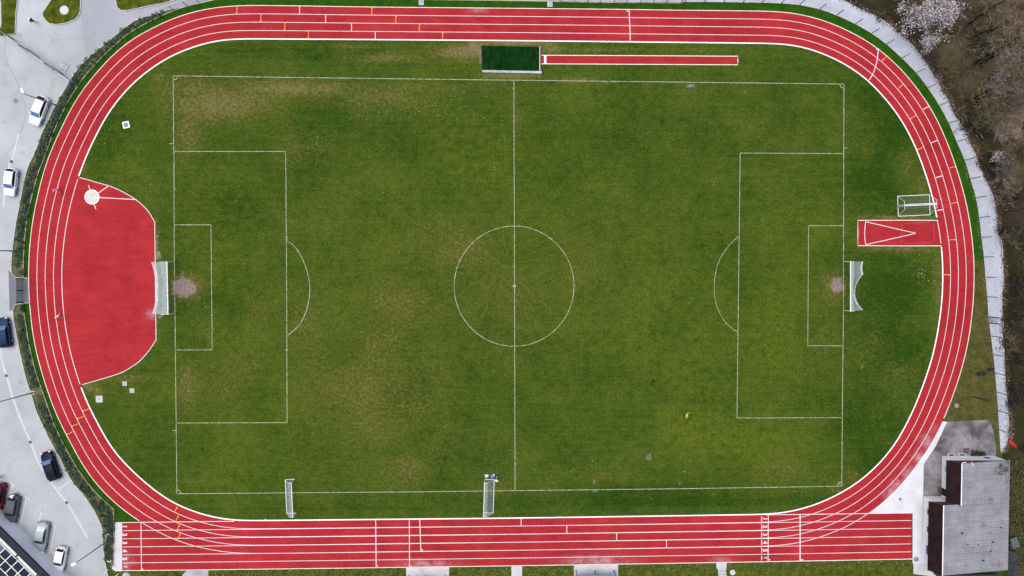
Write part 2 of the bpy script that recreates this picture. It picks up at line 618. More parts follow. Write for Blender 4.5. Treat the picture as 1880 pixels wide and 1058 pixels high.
M['blue'] = noisy('blue paint', (0.02, 0.06, 0.32), (0.035, 0.09, 0.42), 2, 0.5, local=True)
M['navy'] = noisy('dark blue painted wood', (0.006, 0.010, 0.030), (0.012, 0.018, 0.045), 2, 0.6, local=True)
M['bluetin'] = noisy('blue ribbed sheet', (0.07, 0.13, 0.27), (0.11, 0.18, 0.34), 2, 0.5, local=True)
M['glass'] = noisy('dark glass', (0.006, 0.009, 0.015), (0.016, 0.022, 0.034), 1.2, 0.08, spec=0.2, local=True)
M['skyglass'] = noisy('glass tinted with reflected sky', (0.05, 0.11, 0.22), (0.10, 0.20, 0.36), 1.5, 0.06, spec=0.7, local=True)  # blue of the reflected sky is put into the base colour
M['paleglass'] = noisy('pale window glass', (0.28, 0.42, 0.44), (0.36, 0.5, 0.5), 1.5, 0.1, spec=0.7, local=True)
M['rim'] = noisy('alloy rim', (0.35, 0.36, 0.38), (0.5, 0.5, 0.52), 3, 0.35, metal=0.7, local=True)
M['lampglass'] = noisy('clear lamp lens', (0.5, 0.52, 0.55), (0.7, 0.7, 0.72), 4, 0.15, local=True)
M['redlens'] = noisy('red lamp lens', (0.16, 0.006, 0.01), (0.24, 0.01, 0.015), 4, 0.15, local=True)


def paint(name, c, metal=0.0):
    dk = max(c) < 0.15
    k = NT(name, 0.38, 0.08 if dk else 0.3)
    k.b.inputs['Coat Weight'].default_value = 0.0 if dk else 0.2
    k.b.inputs['Metallic'].default_value = metal
    f = k.noise(1.5, 3, vec=k.obj())
    return k.color(k.mix(f, tuple(x*0.9 for x in c), tuple(min(1, x*1.08) for x in c)))


# ------------------------------------------------------------------ ground: one sheet to the horizon
def strip_axis(lo, hi, step, far):
    core = list(np.arange(lo, hi+0.1, step))
    a = [lo-d for d in far[::-1]]
    b = [core[-1]+d for d in far]
    return np.array(a+core+b)


FAR = [30, 80, 160, 320, 640, 1300, 2600]
xs = strip_axis(-60, 1940, 6.0, FAR)
ys = strip_axis(-40, 1100, 6.0, FAR)
GX, GY = np.meshgrid(xs, ys)
GP = np.stack([GX.ravel(), GY.ravel()], 1)
gv = Wn(GP)
nx, ny = len(xs), len(ys)
ii = np.arange(nx*ny).reshape(ny, nx)
gf = np.stack([ii[1:, :-1], ii[1:, 1:], ii[:-1, 1:], ii[:-1, :-1]], -1).reshape(-1, 4)


def grid_mesh(name, v, f, mat):
    me = bpy.data.meshes.new(name)
    me.vertices.add(len(v)); me.vertices.foreach_set('co', v.astype(np.float32).ravel())
    me.loops.add(f.size); me.loops.foreach_set('vertex_index', f.astype(np.int32).ravel())
    me.polygons.add(len(f))
    me.polygons.foreach_set('loop_start', np.arange(0, f.size, f.shape[1], dtype=np.int32))
    me.polygons.foreach_set('loop_total', np.full(len(f), f.shape[1], dtype=np.int32))
    me.update(calc_edges=True)
    me.materials.append(mat)
    o = bpy.data.objects.new(name, me)
    col.objects.link(o)
    return o


def set_zone(o, r, g, b):
    a = o.data.color_attributes.new('zone', 'FLOAT_COLOR', 'POINT')
    a.data.foreach_set('color', np.stack([r, g, b, np.ones_like(r)], 1).astype(np.float32).ravel())


def set_val(o, name, v):
    a = o.data.attributes.new(name, 'FLOAT', 'POINT')
    a.data.foreach_set('value', v.astype(np.float32))


dry = splats(GP, [(400,190,95,36,.72),(350,165,60,25,.55),(540,163,170,16,.62),(345,240,28,50,.5),(700,180,90,28,.45),(740,160,140,10,.4),(840,95,55,16,.8),
 (870,88,18,22,.9),(940,79,75,7,1.0),(1010,90,25,8,.75),(940,139,70,7,.75),(705,106,70,9,.55),(640,84,60,6,.5),(292,144,14,10,.55),(560,270,60,40,.25),(420,690,90,60,.30),(345,705,25,60,.42),
 (680,720,160,130,.34),(750,860,60,34,.42),(740,560,100,60,.38),(700,620,50,40,.42),(860,460,120,60,.34),(560,600,50,90,.32),(940,560,120,90,.26),(1060,480,120,90,.2),(480,560,40,80,.2),(910,895,30,16,.4),(345,528,34,30,.6),(1530,524,26,28,.55),(1610,630,36,50,.26),(1650,680,40,30,.24),(1665,300,14,26,.36),(1692,345,10,22,.42),
 (1650,400,70,6,.7),(1650,456,70,7,.6),(1722,530,8,60,.5),(1100,875,60,14,.3),(1030,640,50,30,.2),(945,200,6,60,.32),(948,850,6,60,.32),(1250,166,180,8,.2),(1060,148,40,6,.6),(1385,230,100,40,.14),(1280,250,140,50,.12),
 (1100,92,90,5,.5),(1300,92,60,6,.3),(150,305,8,12,.8),(165,710,16,10,.6),(180,722,10,8,.7),(240,695,40,8,.5),(285,560,8,60,.5),(288,450,6,60,.5),(1535,895,20,14,.4),(1440,860,70,24,.28),(1510,640,30,90,.2),(1565,880,14,20,.4),
 (530,290,14,100,.22),(600,420,120,80,.16),(1000,480,120,80,.16),(620,920,80,16,.2),(1130,540,60,90,.12),(900,640,60,60,.24)])
lush = splats(GP, [(1240,560,220,180,.26),(1000,420,260,140,.16),(760,380,180,140,.14),(1420,520,120,240,.24),(620,760,200,120,.2),(1370,810,90,50,.7),(1265,790,70,50,.65),(1420,640,45,60,.55),(1430,560,60,60,.45),(1290,720,60,40,.4),(1240,690,60,40,.4),(1500,430,30,30,.5),(1160,620,80,60,.35),(880,290,100,60,.35),(1060,170,100,30,.3),
 (430,640,60,50,.4),(410,880,70,30,.35),(400,470,50,60,.45),(380,380,40,50,.45),(230,310,40,30,.5),(1600,790,30,30,.2),(1180,450,120,60,.25),(700,430,100,60,.25),(640,560,80,50,.3),(1400,330,60,40,.2),(1480,800,40,60,.35),(300,720,40,20,.4),
 (420,810,60,60,.3),(1340,600,30,50,.3)])
dark = splats(GP, [(1620,240,50,100,.75),(1640,190,40,40,.6),(1600,330,50,60,.75),(1630,530,80,60,.9),(1640,640,70,80,.7),(1650,220,60,80,.6),(1600,780,60,90,.85),(1590,860,40,40,.7),(1200,920,340,12,.75),(420,390,70,60,.6),(200,260,40,70,.45),(470,90,80,14,.4),(600,100,80,16,.4),
 (330,420,10,70,.5),(600,220,70,40,.5),(560,290,60,40,.4),(760,260,120,40,.4),(760,730,60,40,.4),(840,820,60,60,.4),(1120,250,160,70,.3),(350,510,30,60,.4),(390,560,60,50,.3),(640,930,120,8,.4),(1100,700,110,60,.3),(1180,900,90,10,.7),(1320,470,90,60,.3),
 (260,830,40,60,.35),(1440,260,100,80,.2),(1180,112,160,6,.4)])
dirt = splats(GP, [(336,528,20,16,1.1),(334,506,7,16,.5),(352,531,10,10,.9),(1537,524,13,15,.85),(1267,157,9,3.5,.85),(1366,168,4,3,.8),(1192,840,6,6,.72),(1160,820,8,2.5,.6),(1258,865,6,4,.62),(1247,888,3,7,.6),(1090,885,4,9,.6),(1093,902,7,3,.6),(1052,865,4,8,.5),
 (461,532,2.5,2.5,.6),(1585,655,3,5,.55),(1583,672,4,6,.6),(1588,633,4,4,.4),(1200,880,4,4,.5),(534,405,4,6,.5),(783,918,9,3,.6),(1008,148,10,3,.6),(1118,152,20,4,.5),(720,150,12,5,.4),(870,87,14,14,.42),(945,525,4,4,.6),(325,902,6,5,.5),(1545,890,5,5,.5),
 (1406,890,4,6,.5),(944,905,5,4,.4),(288,448,4,40,.5),(290,470,6,8,.8),(295,580,8,5,.8),(940,78,50,4,.5),(997,82,4,3,.7),(883,105,3,24,.6),(1268,500,2,2,.5)])
# past the frame: rough meadow
out = (GP[:, 0] < -30) | (GP[:, 0] > 1900) | (GP[:, 1] < -20) | (GP[:, 1] > 1070)
dry = np.where(out, 0.25, dry)
ground = struct(grid_mesh('ground', gv, gf, M['grass']))
ground['label'] = 'mown grass pitch and the land round it'
set_zone(ground, dry, lush, dark)
set_val(ground, 'dirt', dirt)

# ------------------------------------------------------------------ running track
STAIN = [(1702,812,10,12,.7),(1688,843,9,12,.9),(1668,872,9,12,.95),(1650,893,10,10,1),(1637,908,10,9,1),(1715,790,6,8,.4),(785,1037,40,7,.75),(1095,1031,46,8,.85),(1325,1030,16,4,.9),(280,577,8,7,.8),(880,18,16,3,.8),(234,1035,9,14,.6)]


def ring_mesh(name, mat, A, B, cuts, z):
    P = np.concatenate([A+(B-A)*t for t in np.linspace(0, 1, cuts+1)])
    n = len(A)
    fs = []
    for k in range(cuts):
        for i in range(n):
            j = (i+1) % n
            fs.append((k*n+i, k*n+j, (k+1)*n+j, (k+1)*n+i))
    v = Wn(P, z)
    fs = np.array(fs)
    a, b, c = (v[fs[0][i]] for i in range(3))
    if np.cross(b-a, c-a)[2] < 0:
        fs = fs[:, ::-1]
    o = grid_mesh(name, v, fs, mat)
    set_val(o, 'stain', splats(P, STAIN))
    return o


track = struct(ring_mesh('running_track', M['track'], L0, L4r, 10, 0.016))
track['label'] = 'red rubber running track with white lanes'


def band(name, mat, xs_, tops, bots, cuts, z):
    xs_ = np.asarray(xs_, float)
    n = len(xs_)
    P = np.concatenate([np.stack([xs_, tops(xs_)+(bots(xs_)-tops(xs_))*t], 1) for t in np.linspace(0, 1, cuts+1)])
    fs = [(k*n+i, (k+1)*n+i, (k+1)*n+i+1, k*n+i+1) for k in range(cuts) for i in range(n-1)]
    v = Wn(P, z)
    fs = np.array(fs)
    o = grid_mesh(name, v, fs, mat)
    set_val(o, 'stain', splats(P, STAIN))
    return o


sprint = band('sprint_straight', M['track'], np.linspace(224, 1674, 280), SL[0], SL[6], 14, 0.021)
sprint.parent = track
# throwing area, put strip, jump runway
DP = [(145,326),(162,330.5),(178.7,335.3),(201.7,342),(224.7,352),(251.5,368.5),(270.6,386.4),(284,407.6)]
DP2 = [(286.5,624.7),(279,636),(270.6,647.6),(255.3,664),(229.8,681),(204,691),(150.6,706.4)]
dtop, dbot = catmull(DP, 6), catmull(DP2, 6)
dedge = np.vstack([dtop, resample(np.array([(284,407.6),(285,480),(285.4,520),(286.5,624.7)]), 8)[1:-1], dbot])
leftin = [p for p in L0 if p[0] < 240 and 322 < p[1] < 708]
leftin.sort(key=lambda p: -p[1])
poly = list(map(tuple, dedge))+[(p[0]-6, p[1]) for p in leftin]
mb = MB(); mb.sheet(poly, 0.011)
throw = struct(mb.build('throwing_area', M['track']))
bmq = bmesh.new(); bmq.from_mesh(throw.data)
for _ in range(5):
    bmesh.ops.subdivide_edges(bmq, edges=[e for e in bmq.edges if e.calc_length() > 0.9], cuts=1)
    bmesh.ops.triangulate(bmq, faces=bmq.faces)
bmq.to_mesh(throw.data); bmq.free()


def to_px(P):
    """photo pixel of world points"""
    d = (np.asarray(P)-np.array((0, 0, H))) @ QM
    return np.stack([940+F*d[:, 0]/-d[:, 2], 529-F*d[:, 1]/-d[:, 2]], 1)


set_val(throw, 'stain', splats(to_px(np.array([v.co[:] for v in throw.data.vertices])), STAIN))
# denser stain patch sits in the rubber itself
STRIP = [(1575,405),(1727,405),(1733,451.5),(1575,451.5)]
mb = MB(); mb.sheet([(1575,404.5),(1722,404.5),(1731,451.5),(1575,451.5)], 0.011)
put = struct(mb.build('shot_put_strip', M['track']))
RUN = [(993.8,101.6),(1354.6,103.4),(1354.6,119.2),(993.8,117.4)]
mb = MB(); mb.sheet(RUN, 0.011)
runway = struct(mb.build('long_jump_runway', M['track']))
for o in (put, runway):
    set_val(o, 'stain', np.zeros(len(o.data.vertices)))

# painted lines (children of their surface)
ln = MB()
for k in (1, 2, 3):
    ln.stroke(LANE[k], 0.95, 0.028, True)
thin = [i for i, p in enumerate(L0) if (p[0] < 200 and 324 < p[1] < 707) or (p[0] > 1700 and 404 < p[1] < 452)]


def runs(idx, n, step_ok=1):
    out, cur = [], [idx[0]]
    for i in idx[1:]:
        if i == cur[-1]+1:
            cur.append(i)
        else:
            out.append(cur); cur = [i]
    out.append(cur)
    if len(out) > 1 and out[0][0] == 0 and out[-1][-1] == n-1:
        out[0] = out.pop()+out[0]
    return out


for r in runs(thin, len(L0)):
    ln.stroke(L0[r], 1.2, 0.028)
inner_bottom = [i for i, p in enumerate(LANE[4]) if p[1] > 940 and 258 < p[0] < 1600]
for r in runs(inner_bottom, len(L0)):
    ln.stroke(LANE[4][r], 0.95, 0.028)
xx = np.linspace(225, 1673, 60)
for k in range(1, 6):
    ln.stroke(np.stack([xx, SL[k](xx)], 1), 0.95, 0.0285)
for a, b in ((211, 430), (1405, 1674)):
    x2 = np.linspace(a, b, 14)
    ln.stroke(np.stack([x2, SL[0](x2)], 1), 1.2, 0.0285)


def cross(x0, x1, a=0, b=6, w=1.2):
    ln.stroke([(x0, SL[a](x0)), ((x0+x1)/2, (SL[a](x0)+SL[b](x1))/2), (x1, SL[b](x1))], w, 0.029)


cross(258.8, 259.7); cross(689.8, 690.6); cross(751.4, 751.9); cross(770.5, 772.8, 0, 4, 1.3); cross(1410.6, 1410.2); cross(1469, 1468.9, 0, 6, 1.7)
cross(956.8, 956.8, 0, 1); cross(1040.6, 1040.6, 1, 2); cross(1132.1, 1132.1, 2, 3); cross(1223.7, 1223.7, 3, 4)
for k in range(6):
    x = 1398.3
    y0, y1 = SL[k](x)+2.5, SL[k+1](x)-2.5
    ln.stroke([(x, y0), (x, y1)], 1.3, 0.029)
# small flags and figures painted beside the cross lines
for (x, y) in ((262,1045.5),(693,1039),(755,1040),(775.3,1010),(1412.6,1027.6),(1471,1028),(1473.8,1028),(1151.5,20.5),(1609.8,90.5),(487.5,954.3)):
    ln.stroke([(x-1, y), (x+1, y)], 2.2, 0.029)


def tick(mb_, p, q, w=1.0, flag=None):
    p, q = np.array(p, float), np.array(q, float)
    mb_.stroke([p, q], w, 0.030)
    if flag is not None:
        e, o_ = (p, q) if flag == 0 else (q, p)
        d = (o_-e)/np.linalg.norm(o_-e)
        n = np.array((-d[1], d[0]))
        f = e+d*3.0
        mb_.stroke([e+d*0.3, f-n*2.2], 0.8, 0.031)


# white stagger marks
for (x, k) in ((550, 0), (597.8, 1), (645.5, 2), (689, 3)):
    p, q = at_lane(4-k, x, 20), at_lane(3-k, x, 60)
    tick(ln, (x, p[1]), (x, q[1]), 1.2)
for p, q in (((1705.6,195),(1695,201)),((1721,257.8),(1709,262.8)),((1731,322.5),(1718,326.5)),((1732,384.8),(1720,387))):
    tick(ln, p, q, 1.4)
ln.stroke(catmull([(1155,18.5),(1155.6,32),(1156.3,48),(1156.8,62),(1157,76.6)], 3), 1.4, 0.029)
ln.stroke(catmull([(1612.5,89.4),(1611,105.6),(1608,121),(1602.5,136),(1595.6,147)], 5), 1.4, 0.029)
lines = ln.build('lane_lines', M['line'], track)

om = MB()
for (x, k) in ((435, 0), (479, 1), (523, 2), (566.4, 3)):
    p, q = at_lane(4-k, x, 20), at_lane(3-k, x, 60)
    tick(om, (x, p[1]), (x, q[1]), 0.95, 1)
for (x, k) in ((682.6, 0), (726.7, 1), (769.6, 2), (812.5, 3)):
    p, q = at_lane(4-k, x, 20), at_lane(3-k, x, 60)
    tick(om, (x, p[1]), (x, q[1]), 0.95, 0)
for p, q in (((1628.5,101.9),(1620.6,111.9)),((1659.4,153),(1650.6,162.5)),((1682,212),(1671,219)),((1695.6,269.8),(1683.8,276)),
             ((163.8,750),(151.5,756)),((153,764.4),(141.5,770)),((143,778),(130.6,784)),((133.5,792.8),(121.5,799))):
    tick(om, p, q, 0.95, 1)
for p, q in (((1755,305),(1743,309)),((1759,371),(1746.5,373.8)),((1755.6,439.4),(1743,441)),((1745,504.4),(1732.8,504.6)),
             ((325,930.4),(320,942)),((327,946.6),(322,959)),((329.4,963.5),(324,976)),((330.6,980),(325.6,993))):
    tick(om, p, q, 0.95, 0)
om.build('orange_relay_marks', M['orange'], track)


def numeral(ch, px, py, size, parent):
    cu = bpy.data.curves.new('lane_number', 'FONT')
    cu.body = ch
    cu.size = size
    cu.align_x = 'CENTER'; cu.align_y = 'CENTER'
    cu.offset = 0.03
    tmp = bpy.data.objects.new('tmp', cu)
    col.objects.link(tmp)
    bpy.context.view_layer.update()
    me = bpy.data.meshes.new_from_object(tmp.evaluated_get(bpy.context.evaluated_depsgraph_get()))
    bpy.data.objects.remove(tmp)
    me.materials.clear(); me.materials.append(M['line'])
    me.name = 'lane_number'
    o = bpy.data.objects.new('lane_number', me)
    col.objects.link(o)
    o.location = W(px, py, 0.031)
    o.rotation_euler = (0, 0, -math.pi/2)
    o.parent = parent
    return o


for k in range(6):
    for x in (228.6, 1404.3):
        numeral(str(k+1), x, (SL[k](x)+SL[k+1](x))/2, 0.92, track)

# raised inner kerb and the cream outer edging
thick = [i for i in range(len(L0)) if i not in set(thin)]
kb = MB()


def wall_strip(mb_, P, w, z0, z1, closed=False):
    P = np.asarray(P, float)
    d = (np.roll(P, -1, 0)-np.roll(P, 1, 0)) if closed else np.gradient(P, axis=0)
    d /= np.maximum(np.linalg.norm(d, axis=1), 1e-9)[:, None]
    nr = np.stack([-d[:, 1], d[:, 0]], 1)
    n = len(P)
    A, B = P+nr*w/2, P-nr*w/2
    vs = np.vstack([Wn(A, z0), Wn(A, z1), Wn(B, z1), Wn(B, z0)])
    fs = []
    for i in range(n if closed else n-1):
        j = (i+1) % n
        for k in range(3):
            fs.append((k*n+i, (k+1)*n+i, (k+1)*n+j, k*n+j))
    if not closed:
        fs += [(0, n, 2*n, 3*n), (n-1, 4*n-1, 3*n-1, 2*n-1)]
    mb_.add(vs, fs)


for r in runs(thick, len(L0)):
    wall_strip(kb, L0[r], 2.15, 0.0, 0.06)
kerb = kb.build('track_kerb', M['kerbwhite'], track)
eb = MB()
outer = [i for i, p in enumerate(LANE[4]) if not (p[1] > 770 and p[0] > 259 and p[0] < 1733)]
for r in runs(outer, len(L0)):
    wall_strip(eb, LANE[4][r], 1.25, 0.0, 0.035)
x2 = np.linspace(211, 1676, 60)
wall_strip(eb, np.stack([x2, SL[6](x2)], 1), 1.25, 0.0, 0.036)
eb.build('outer_edging', M['creamline'], track)
# edge and marks of the side areas
eb = MB()
wall_strip(eb, dedge, 1.15, 0.0, 0.025)
eb.build('edging', M['line'], throw)
mk = MB()
for p, q in (((181,354.5),(198.6,341.9)),((182.5,363),(250.5,366.6)),((162.4,340.4),(165.4,348.8)),((173,376),(176,384.3))):
    mk.stroke([p, q], 1.4, 0.017)
mk.build('sector_lines', M['line'], throw)
eb = MB()
wall_strip(eb, [(1722,404.7),(1650,404.6),(1575,404.8),(1575,428),(1575,451.3),(1650,451.6),(1728,451.6)], 1.3, 0.0, 0.025)
eb.build('edging', M['creamline'], put)
mk = MB()
mk.stroke([(1682,428.5),(1636,418),(1589.4,407.3)], 1.2, 0.017)
mk.stroke([(1682,428.5),(1636,439),(1589.4,449.4)], 1.2, 0.017)
mk.stroke(catmull([(1589.4,407.3),(1588,418),(1587.6,428.5),(1588,439),(1589.4,449.4)], 4), 1.2, 0.0175)
mk.build('sector_lines', M['line'], put)
mk = MB()
for p, q in (((1660,411),(1707,408)),((1714,412),(1715.5,444)),((1712,445.5),(1660,447.5)),((1655.5,412),(1655.5,447))):
    mk.stroke([p, q], 0.5, 0.018)
mk.build('faint_marks', noisy('worn line', (0.42, 0.09, 0.10), (0.5, 0.16, 0.16), 2), put)
eb = MB()
wall_strip(eb, [(994,101.6),(1170,102.4),(1354.6,103.4),(1354.8,111),(1354.6,119.2),(1170,118.3),(994,117.4)], 1.4, 0.0, 0.025)
eb.build('edging', M['creamline'], runway)
mk = MB(); mk.stroke([(1001,102.2),(1001,117)], 4.0, 0.017)
mk.build('takeoff_board', M['kerbwhite'], runway)
# concrete throwing circle with its ring
c = W(169, 362)
mb = MB(); mb.lathe(c, [(1.02, 0.0), (1.02, 0.022)], 36)
disc = mb.build('throwing_circle', M['disc'])
disc.parent = throw
mb = MB()
n = 40
for i in range(n):
    a, b = 2*math.pi*i/n, 2*math.pi*(i+1)/n
    pts = [c+Vector((r*math.cos(t), r*math.sin(t), 0.026)) for r in (1.0, 1.1) for t in (a, b)]
    mb.add(pts, [(0, 2, 3, 1)])
mb.build('circle_rim', M['kerbwhite'], throw)

# ------------------------------------------------------------------ pitch lines (worn chalk)
pl = MB()
Z = 0.008


def line(*P, w=1.15):
    P = np.array(P, float)
    for a, b in zip(P[:-1], P[1:]):
        pl.stroke(resample(np.array([a, b]), 25), w, Z)


line((318,139.5),(632,143.6),(945,147.5),(1250,151),(1549.4,154.5))
line((318,139),(319.3,300),(320,481)); line((320,481),(321.3,576)); line((321.3,576),(323.5,788),(324.7,907))
line((324.7,906.8),(532,905),(760,903.3),(945,901),(1250,897.5),(1545.4,892.8))
line((1549.4,154),(1549,320),(1548.6,480),(1548.5,570),(1547,700),(1545.4,893))
line((943.4,147.5),(944.6,525),(945.6,901))
line((319,278.3),(524.5,278.3),(526.3,520),(527,776),(323.3,777))
line((320,413),(387.3,413),(389.6,642.6),(322,642.8), w=1.2)
line((1549,282.2),(1359,281.2),(1355.8,540),(1353,767.6),(1546.4,767), w=1.1)
line((1548.8,414.6),(1484.6,414.6),(1483,634.8),(1547.8,635.2), w=1.0)
t = np.linspace(0, 2*math.pi, 80)[:-1]
pl.stroke(np.stack([943.8+110*np.cos(t), 525.6+110.4*np.sin(t)], 1), 1.1, Z, True)
pl.stroke(catmull([(526,441),(545,458),(561,490),(569,527),(564,565),(550,596),(527,617)], 6), 1.2, Z)
pl.stroke(catmull([(1357,433),(1336,454),(1318,485),(1311,526),(1316,562),(1332,592),(1354.5,610.5)], 6), 0.9, Z)
for cx, cy, a in ((318,139.5,0),(1549.4,154.5,90),(1545.4,892.8,180),(324.7,906.8,270)):
    tt = np.radians(np.linspace(a, a+90, 8))
    pl.stroke(np.stack([cx+7.5*np.cos(tt), cy+7.5*np.sin(tt)], 1), 1.4, Z)
for p, q in (((311,264),(318,264)),((316.5,790.5),(323,790.5)),((1549.5,272),(1555,272)),((527,434),(527,441)),((523,643),(529,643)),((941,163),(945,163))):
    pl.stroke([p, q], 1.2, Z+0.001)
for x, y in ((944.3,525.5),):
    tt = np.linspace(0, 2*math.pi, 13)[:-1]
    pl.sheet(list(zip(x+3.0*np.cos(tt), y+3.0*np.sin(tt))), Z+0.002)
pitch_lines = struct(pl.build('pitch_lines', M['chalk']))

# ------------------------------------------------------------------ west side: road, verge, fence line
KL = [(392.5,0),(371,5),(345,11),(321,19),(297,29),(275,39.4),(252,52),(231,65.5),(211,83),(192,100),(175,118),(160,135),(150,147.5),(132.5,173.8),(117.5,201),(100,238.5),(80,292.5),(70,318),(58.4,360.5),(51,393.8),(46,430),(43.4,465),(42.5,490),(42.3,511)]
KL2 = [(42.3,556),(43,568),(48.4,604),(56,645),(66,685),(79,722),(97.5,773.8),(112.5,807.5),(130,840),(147.5,868.8),(175,903.8),(205,932.5),(208.5,940),(208.8,972),(208.5,1000),(208,1038)]
RE = [(300,21),(277,28.5),(260,33),(242.5,41),(218.8,60),(187.5,85),(162.5,106),(146,123),(130,145),(112.5,175),(100,196),(87.5,222.5),(76,246),(65,277.5),(50,310),(40,352.5),(36,376),(30,403.8),(25,437.5),(21,472.5),(20.6,499),(24,505),(30,509.5),(51,511)]
RE2 = [(53.8,556),(33.8,558),(27,561.5),(23.8,570),(25,590),(28.5,606),(37.5,652.5),(47.5,695),(56.5,722),(66,753.8),(80,785),(93.8,812.5),(108.2,838.5),(130,881),(150,905),(168.8,931),(181,954.8),(187.5,972),(188.8,1001),(192.5,1032),(199,1062),(204,1090)]
KLs, KL2s = catmull(KL, 5), catmull(KL2, 5)
REs, RE2s = catmull(RE, 5), catmull(RE2, 5)
mb = MB()
lot = [(-400,-330)]+[(420,-330),(420,-12),(392,0),(345,11.5)]+list(map(tuple, REs))+[(51,556)]+list(map(tuple, RE2s))+[(210,1300),(-400,1300)]
mb.sheet(lot, 0.004)
road = struct(mb.build('road', M['lot']))
mb = MB()
mb.sheet([(148,-60),(147.5,22),(150,40),(157,92),(161,104),(187,83),(218,58),(242,39),(262,31),(300,20),(345,10),(392,-2),(410,-60)], 0.008)
struct(mb.build('asphalt_path', M['lot2']))
mb = MB()
mb.sheet([(15.6,497),(21,500),(25,506),(31,510.5),(52,512),(53,556),(33.8,557.5),(27,561),(23.5,567),(22.5,570.5),(17.5,570.5)], 0.008)
struct(mb.build('entrance_asphalt', M['darkasphalt']))
# verge strip between road and fence kerb, and turf between kerb and track
mb = MB()
mb.sheet(list(map(tuple, REs))+list(map(tuple, KLs[::-1][:-16])), 0.010)
mb.sheet(list(map(tuple, RE2s[:-12]))+[(209,1045)]+list(map(tuple, KL2s[::-1])), 0.010)
struct(mb.build('dry_verge', M['dryverge']))
l4w = np.array([p for p in LANE[4]])
i0 = np.argmin(np.hypot(l4w[:, 0]-460, l4w[:, 1]-10)); i1 = np.argmin(np.hypot(l4w[:, 0]-52, l4w[:, 1]-511))


def lane4_between(a, b):
    """outer lane points from pixel a to pixel b, the short way round"""
    P = LANE[4]; n = len(P)
    i = int(np.argmin(np.hypot(P[:, 0]-a[0], P[:, 1]-a[1]))); j = int(np.argmin(np.hypot(P[:, 0]-b[0], P[:, 1]-b[1])))
    f = [(i+k) % n for k in range(((j-i) % n)+1)]
    g = [(i-k) % n for k in range(((i-j) % n)+1)]
    r = f if len(f) < len(g) else g
    return [tuple(P[k]) for k in r]


mb = MB()
mb.sheet(list(map(tuple, KLs))+lane4_between((51.9,511), (400,13)), 0.012)
mb.sheet(list(map(tuple, KL2s[:-8]))+[(211,959.8),(258,959.3)]+lane4_between((258,959.3), (53.5,556)), 0.012)
turf = struct(mb.build('turf_strip', M['turf']))
turf['label'] = 'bright green grass strip along the outer edge of the track'
mb = MB()
wall_strip(mb, REs, 1.4, 0.0, 0.12); wall_strip(mb, RE2s, 1.4, 0.0, 0.12)
struct(mb.build('road_kerb', M['kerb']))
# light concrete slab at the start of the straight
mb = MB(); mb.sheet([(211,960.5),(224.5,960.5),(224.5,1048.5),(211,1048.5),(205,1044),(209,1036)], 0.013)
struct(mb.build('start_slab', M['apron']))
# grass islands
mb = MB()
isl = [[(93,-60),(93,0),(84,14),(78,23),(79,31),(84,38),(90,43.5),(103,45.3),(122,42.5),(137,36),(144,29),(147,22),(148,0),(148,-60)],
       [(211,-60),(212,0),(215,14),(222,19.3),(234,19.5),(277,10),(302,6),(320,0),(360,-14),(400,-60)],
       [(0,-60),(1,0),(2,45),(-4,60),(0,66),(6,68),(14,63.5),(27.5,62.5),(28.5,45),(29,25),(32,0),(40,-60)],
       ]
for P in isl:
    mb.sheet(P, 0.09)
islands = struct(mb.build('grass_islands', M['island']))
mb = MB()
for P in isl:
    wall_strip(mb, P+[P[0]], 1.6, 0.0, 0.12)
struct(mb.build('island_kerb', M['kerb']))
# gutter and markings on the road
mb = MB()
for P in ([(34,246),(28,270),(21.5,297)], [(0,640),(5,668),(11.5,690),(25,735),(40,775),(55.5,811),(68,843),(80,865)], [(94,886),(108,905),(122.5,923),(140,952),(161,988)], [(18,300),(10,345),(6,380)]):
    mb.stroke(catmull(P, 5), 4.0, 0.009)
struct(mb.build('gutter', M['gutter']))
mb = MB()
for P in ([(19,126),(30,148),(42,178),(47,205),(42,232),(34,250),(22,270),(8,285)], [(11,72),(8,95),(17,125)], [(0,105),(14,122)]):
    mb.stroke(catmull(P, 5), 2.2, 0.007)
struct(mb.build('asphalt_seam', asphalt_mat('seam', (0.27, 0.28, 0.31), (0.31, 0.32, 0.35))))
mb = MB()
for P in ([(48,917),(40,952),(33,983)], [(45,911),(54.5,920)], [(18.5,886),(28,895)], [(23,891),(19.5,906)], [(72,938),(80,945.5)], [(74.5,943),(72.5,956)], [(97,962),(102,967.5),(97,988),(92.5,1008)],
          [(92,1009),(100,1017),(86,1033),(92,1009)], [(91,1015.5),(97.5,1015.5)], [(89,1022),(97,1021.5)], [(87.5,1028),(91,1028)], [(106,893),(113,903)], [(110,897),(130,882.5)]):
    for a, b in zip(P[:-1], P[1:]):
        mb.stroke([a, b], 1.2, 0.010)
struct(mb.build('parking_lines', noisy('worn white paint', (0.5, 0.51, 0.52), (0.68, 0.68, 0.69), 1.5, 0.7)))
mb = MB(); ro = random.Random(9)
for (x, y, n_) in ((49,974,5),(50,980,4),(10,420,2),(9,435,2),(30,712,2),(118,899,2),(140,1000,3),(60,930,3),(30,790,3),(20,860,3),(120,960,3),(90,900,3),(15,560,3),(45,150,3),(70,260,2),(105,60,3),(175,60,3)):
    for _ in range(n_):
        cx, cy, rr = x+ro.gauss(0, 3), y+ro.gauss(0, 3), ro.uniform(.6, 1.7)
        mb.sheet([(cx+rr*ro.uniform(.6, 1.2)*math.cos(a), cy+rr*ro.uniform(.6, 1.2)*math.sin(a)) for a in np.linspace(0, 6.28, 10)[:-1]], 0.0085+ro.uniform(0, .0008))
struct(mb.build('oil_stains', asphalt_mat('oil stained asphalt', (0.20, 0.20, 0.21), (0.28, 0.285, 0.295))))
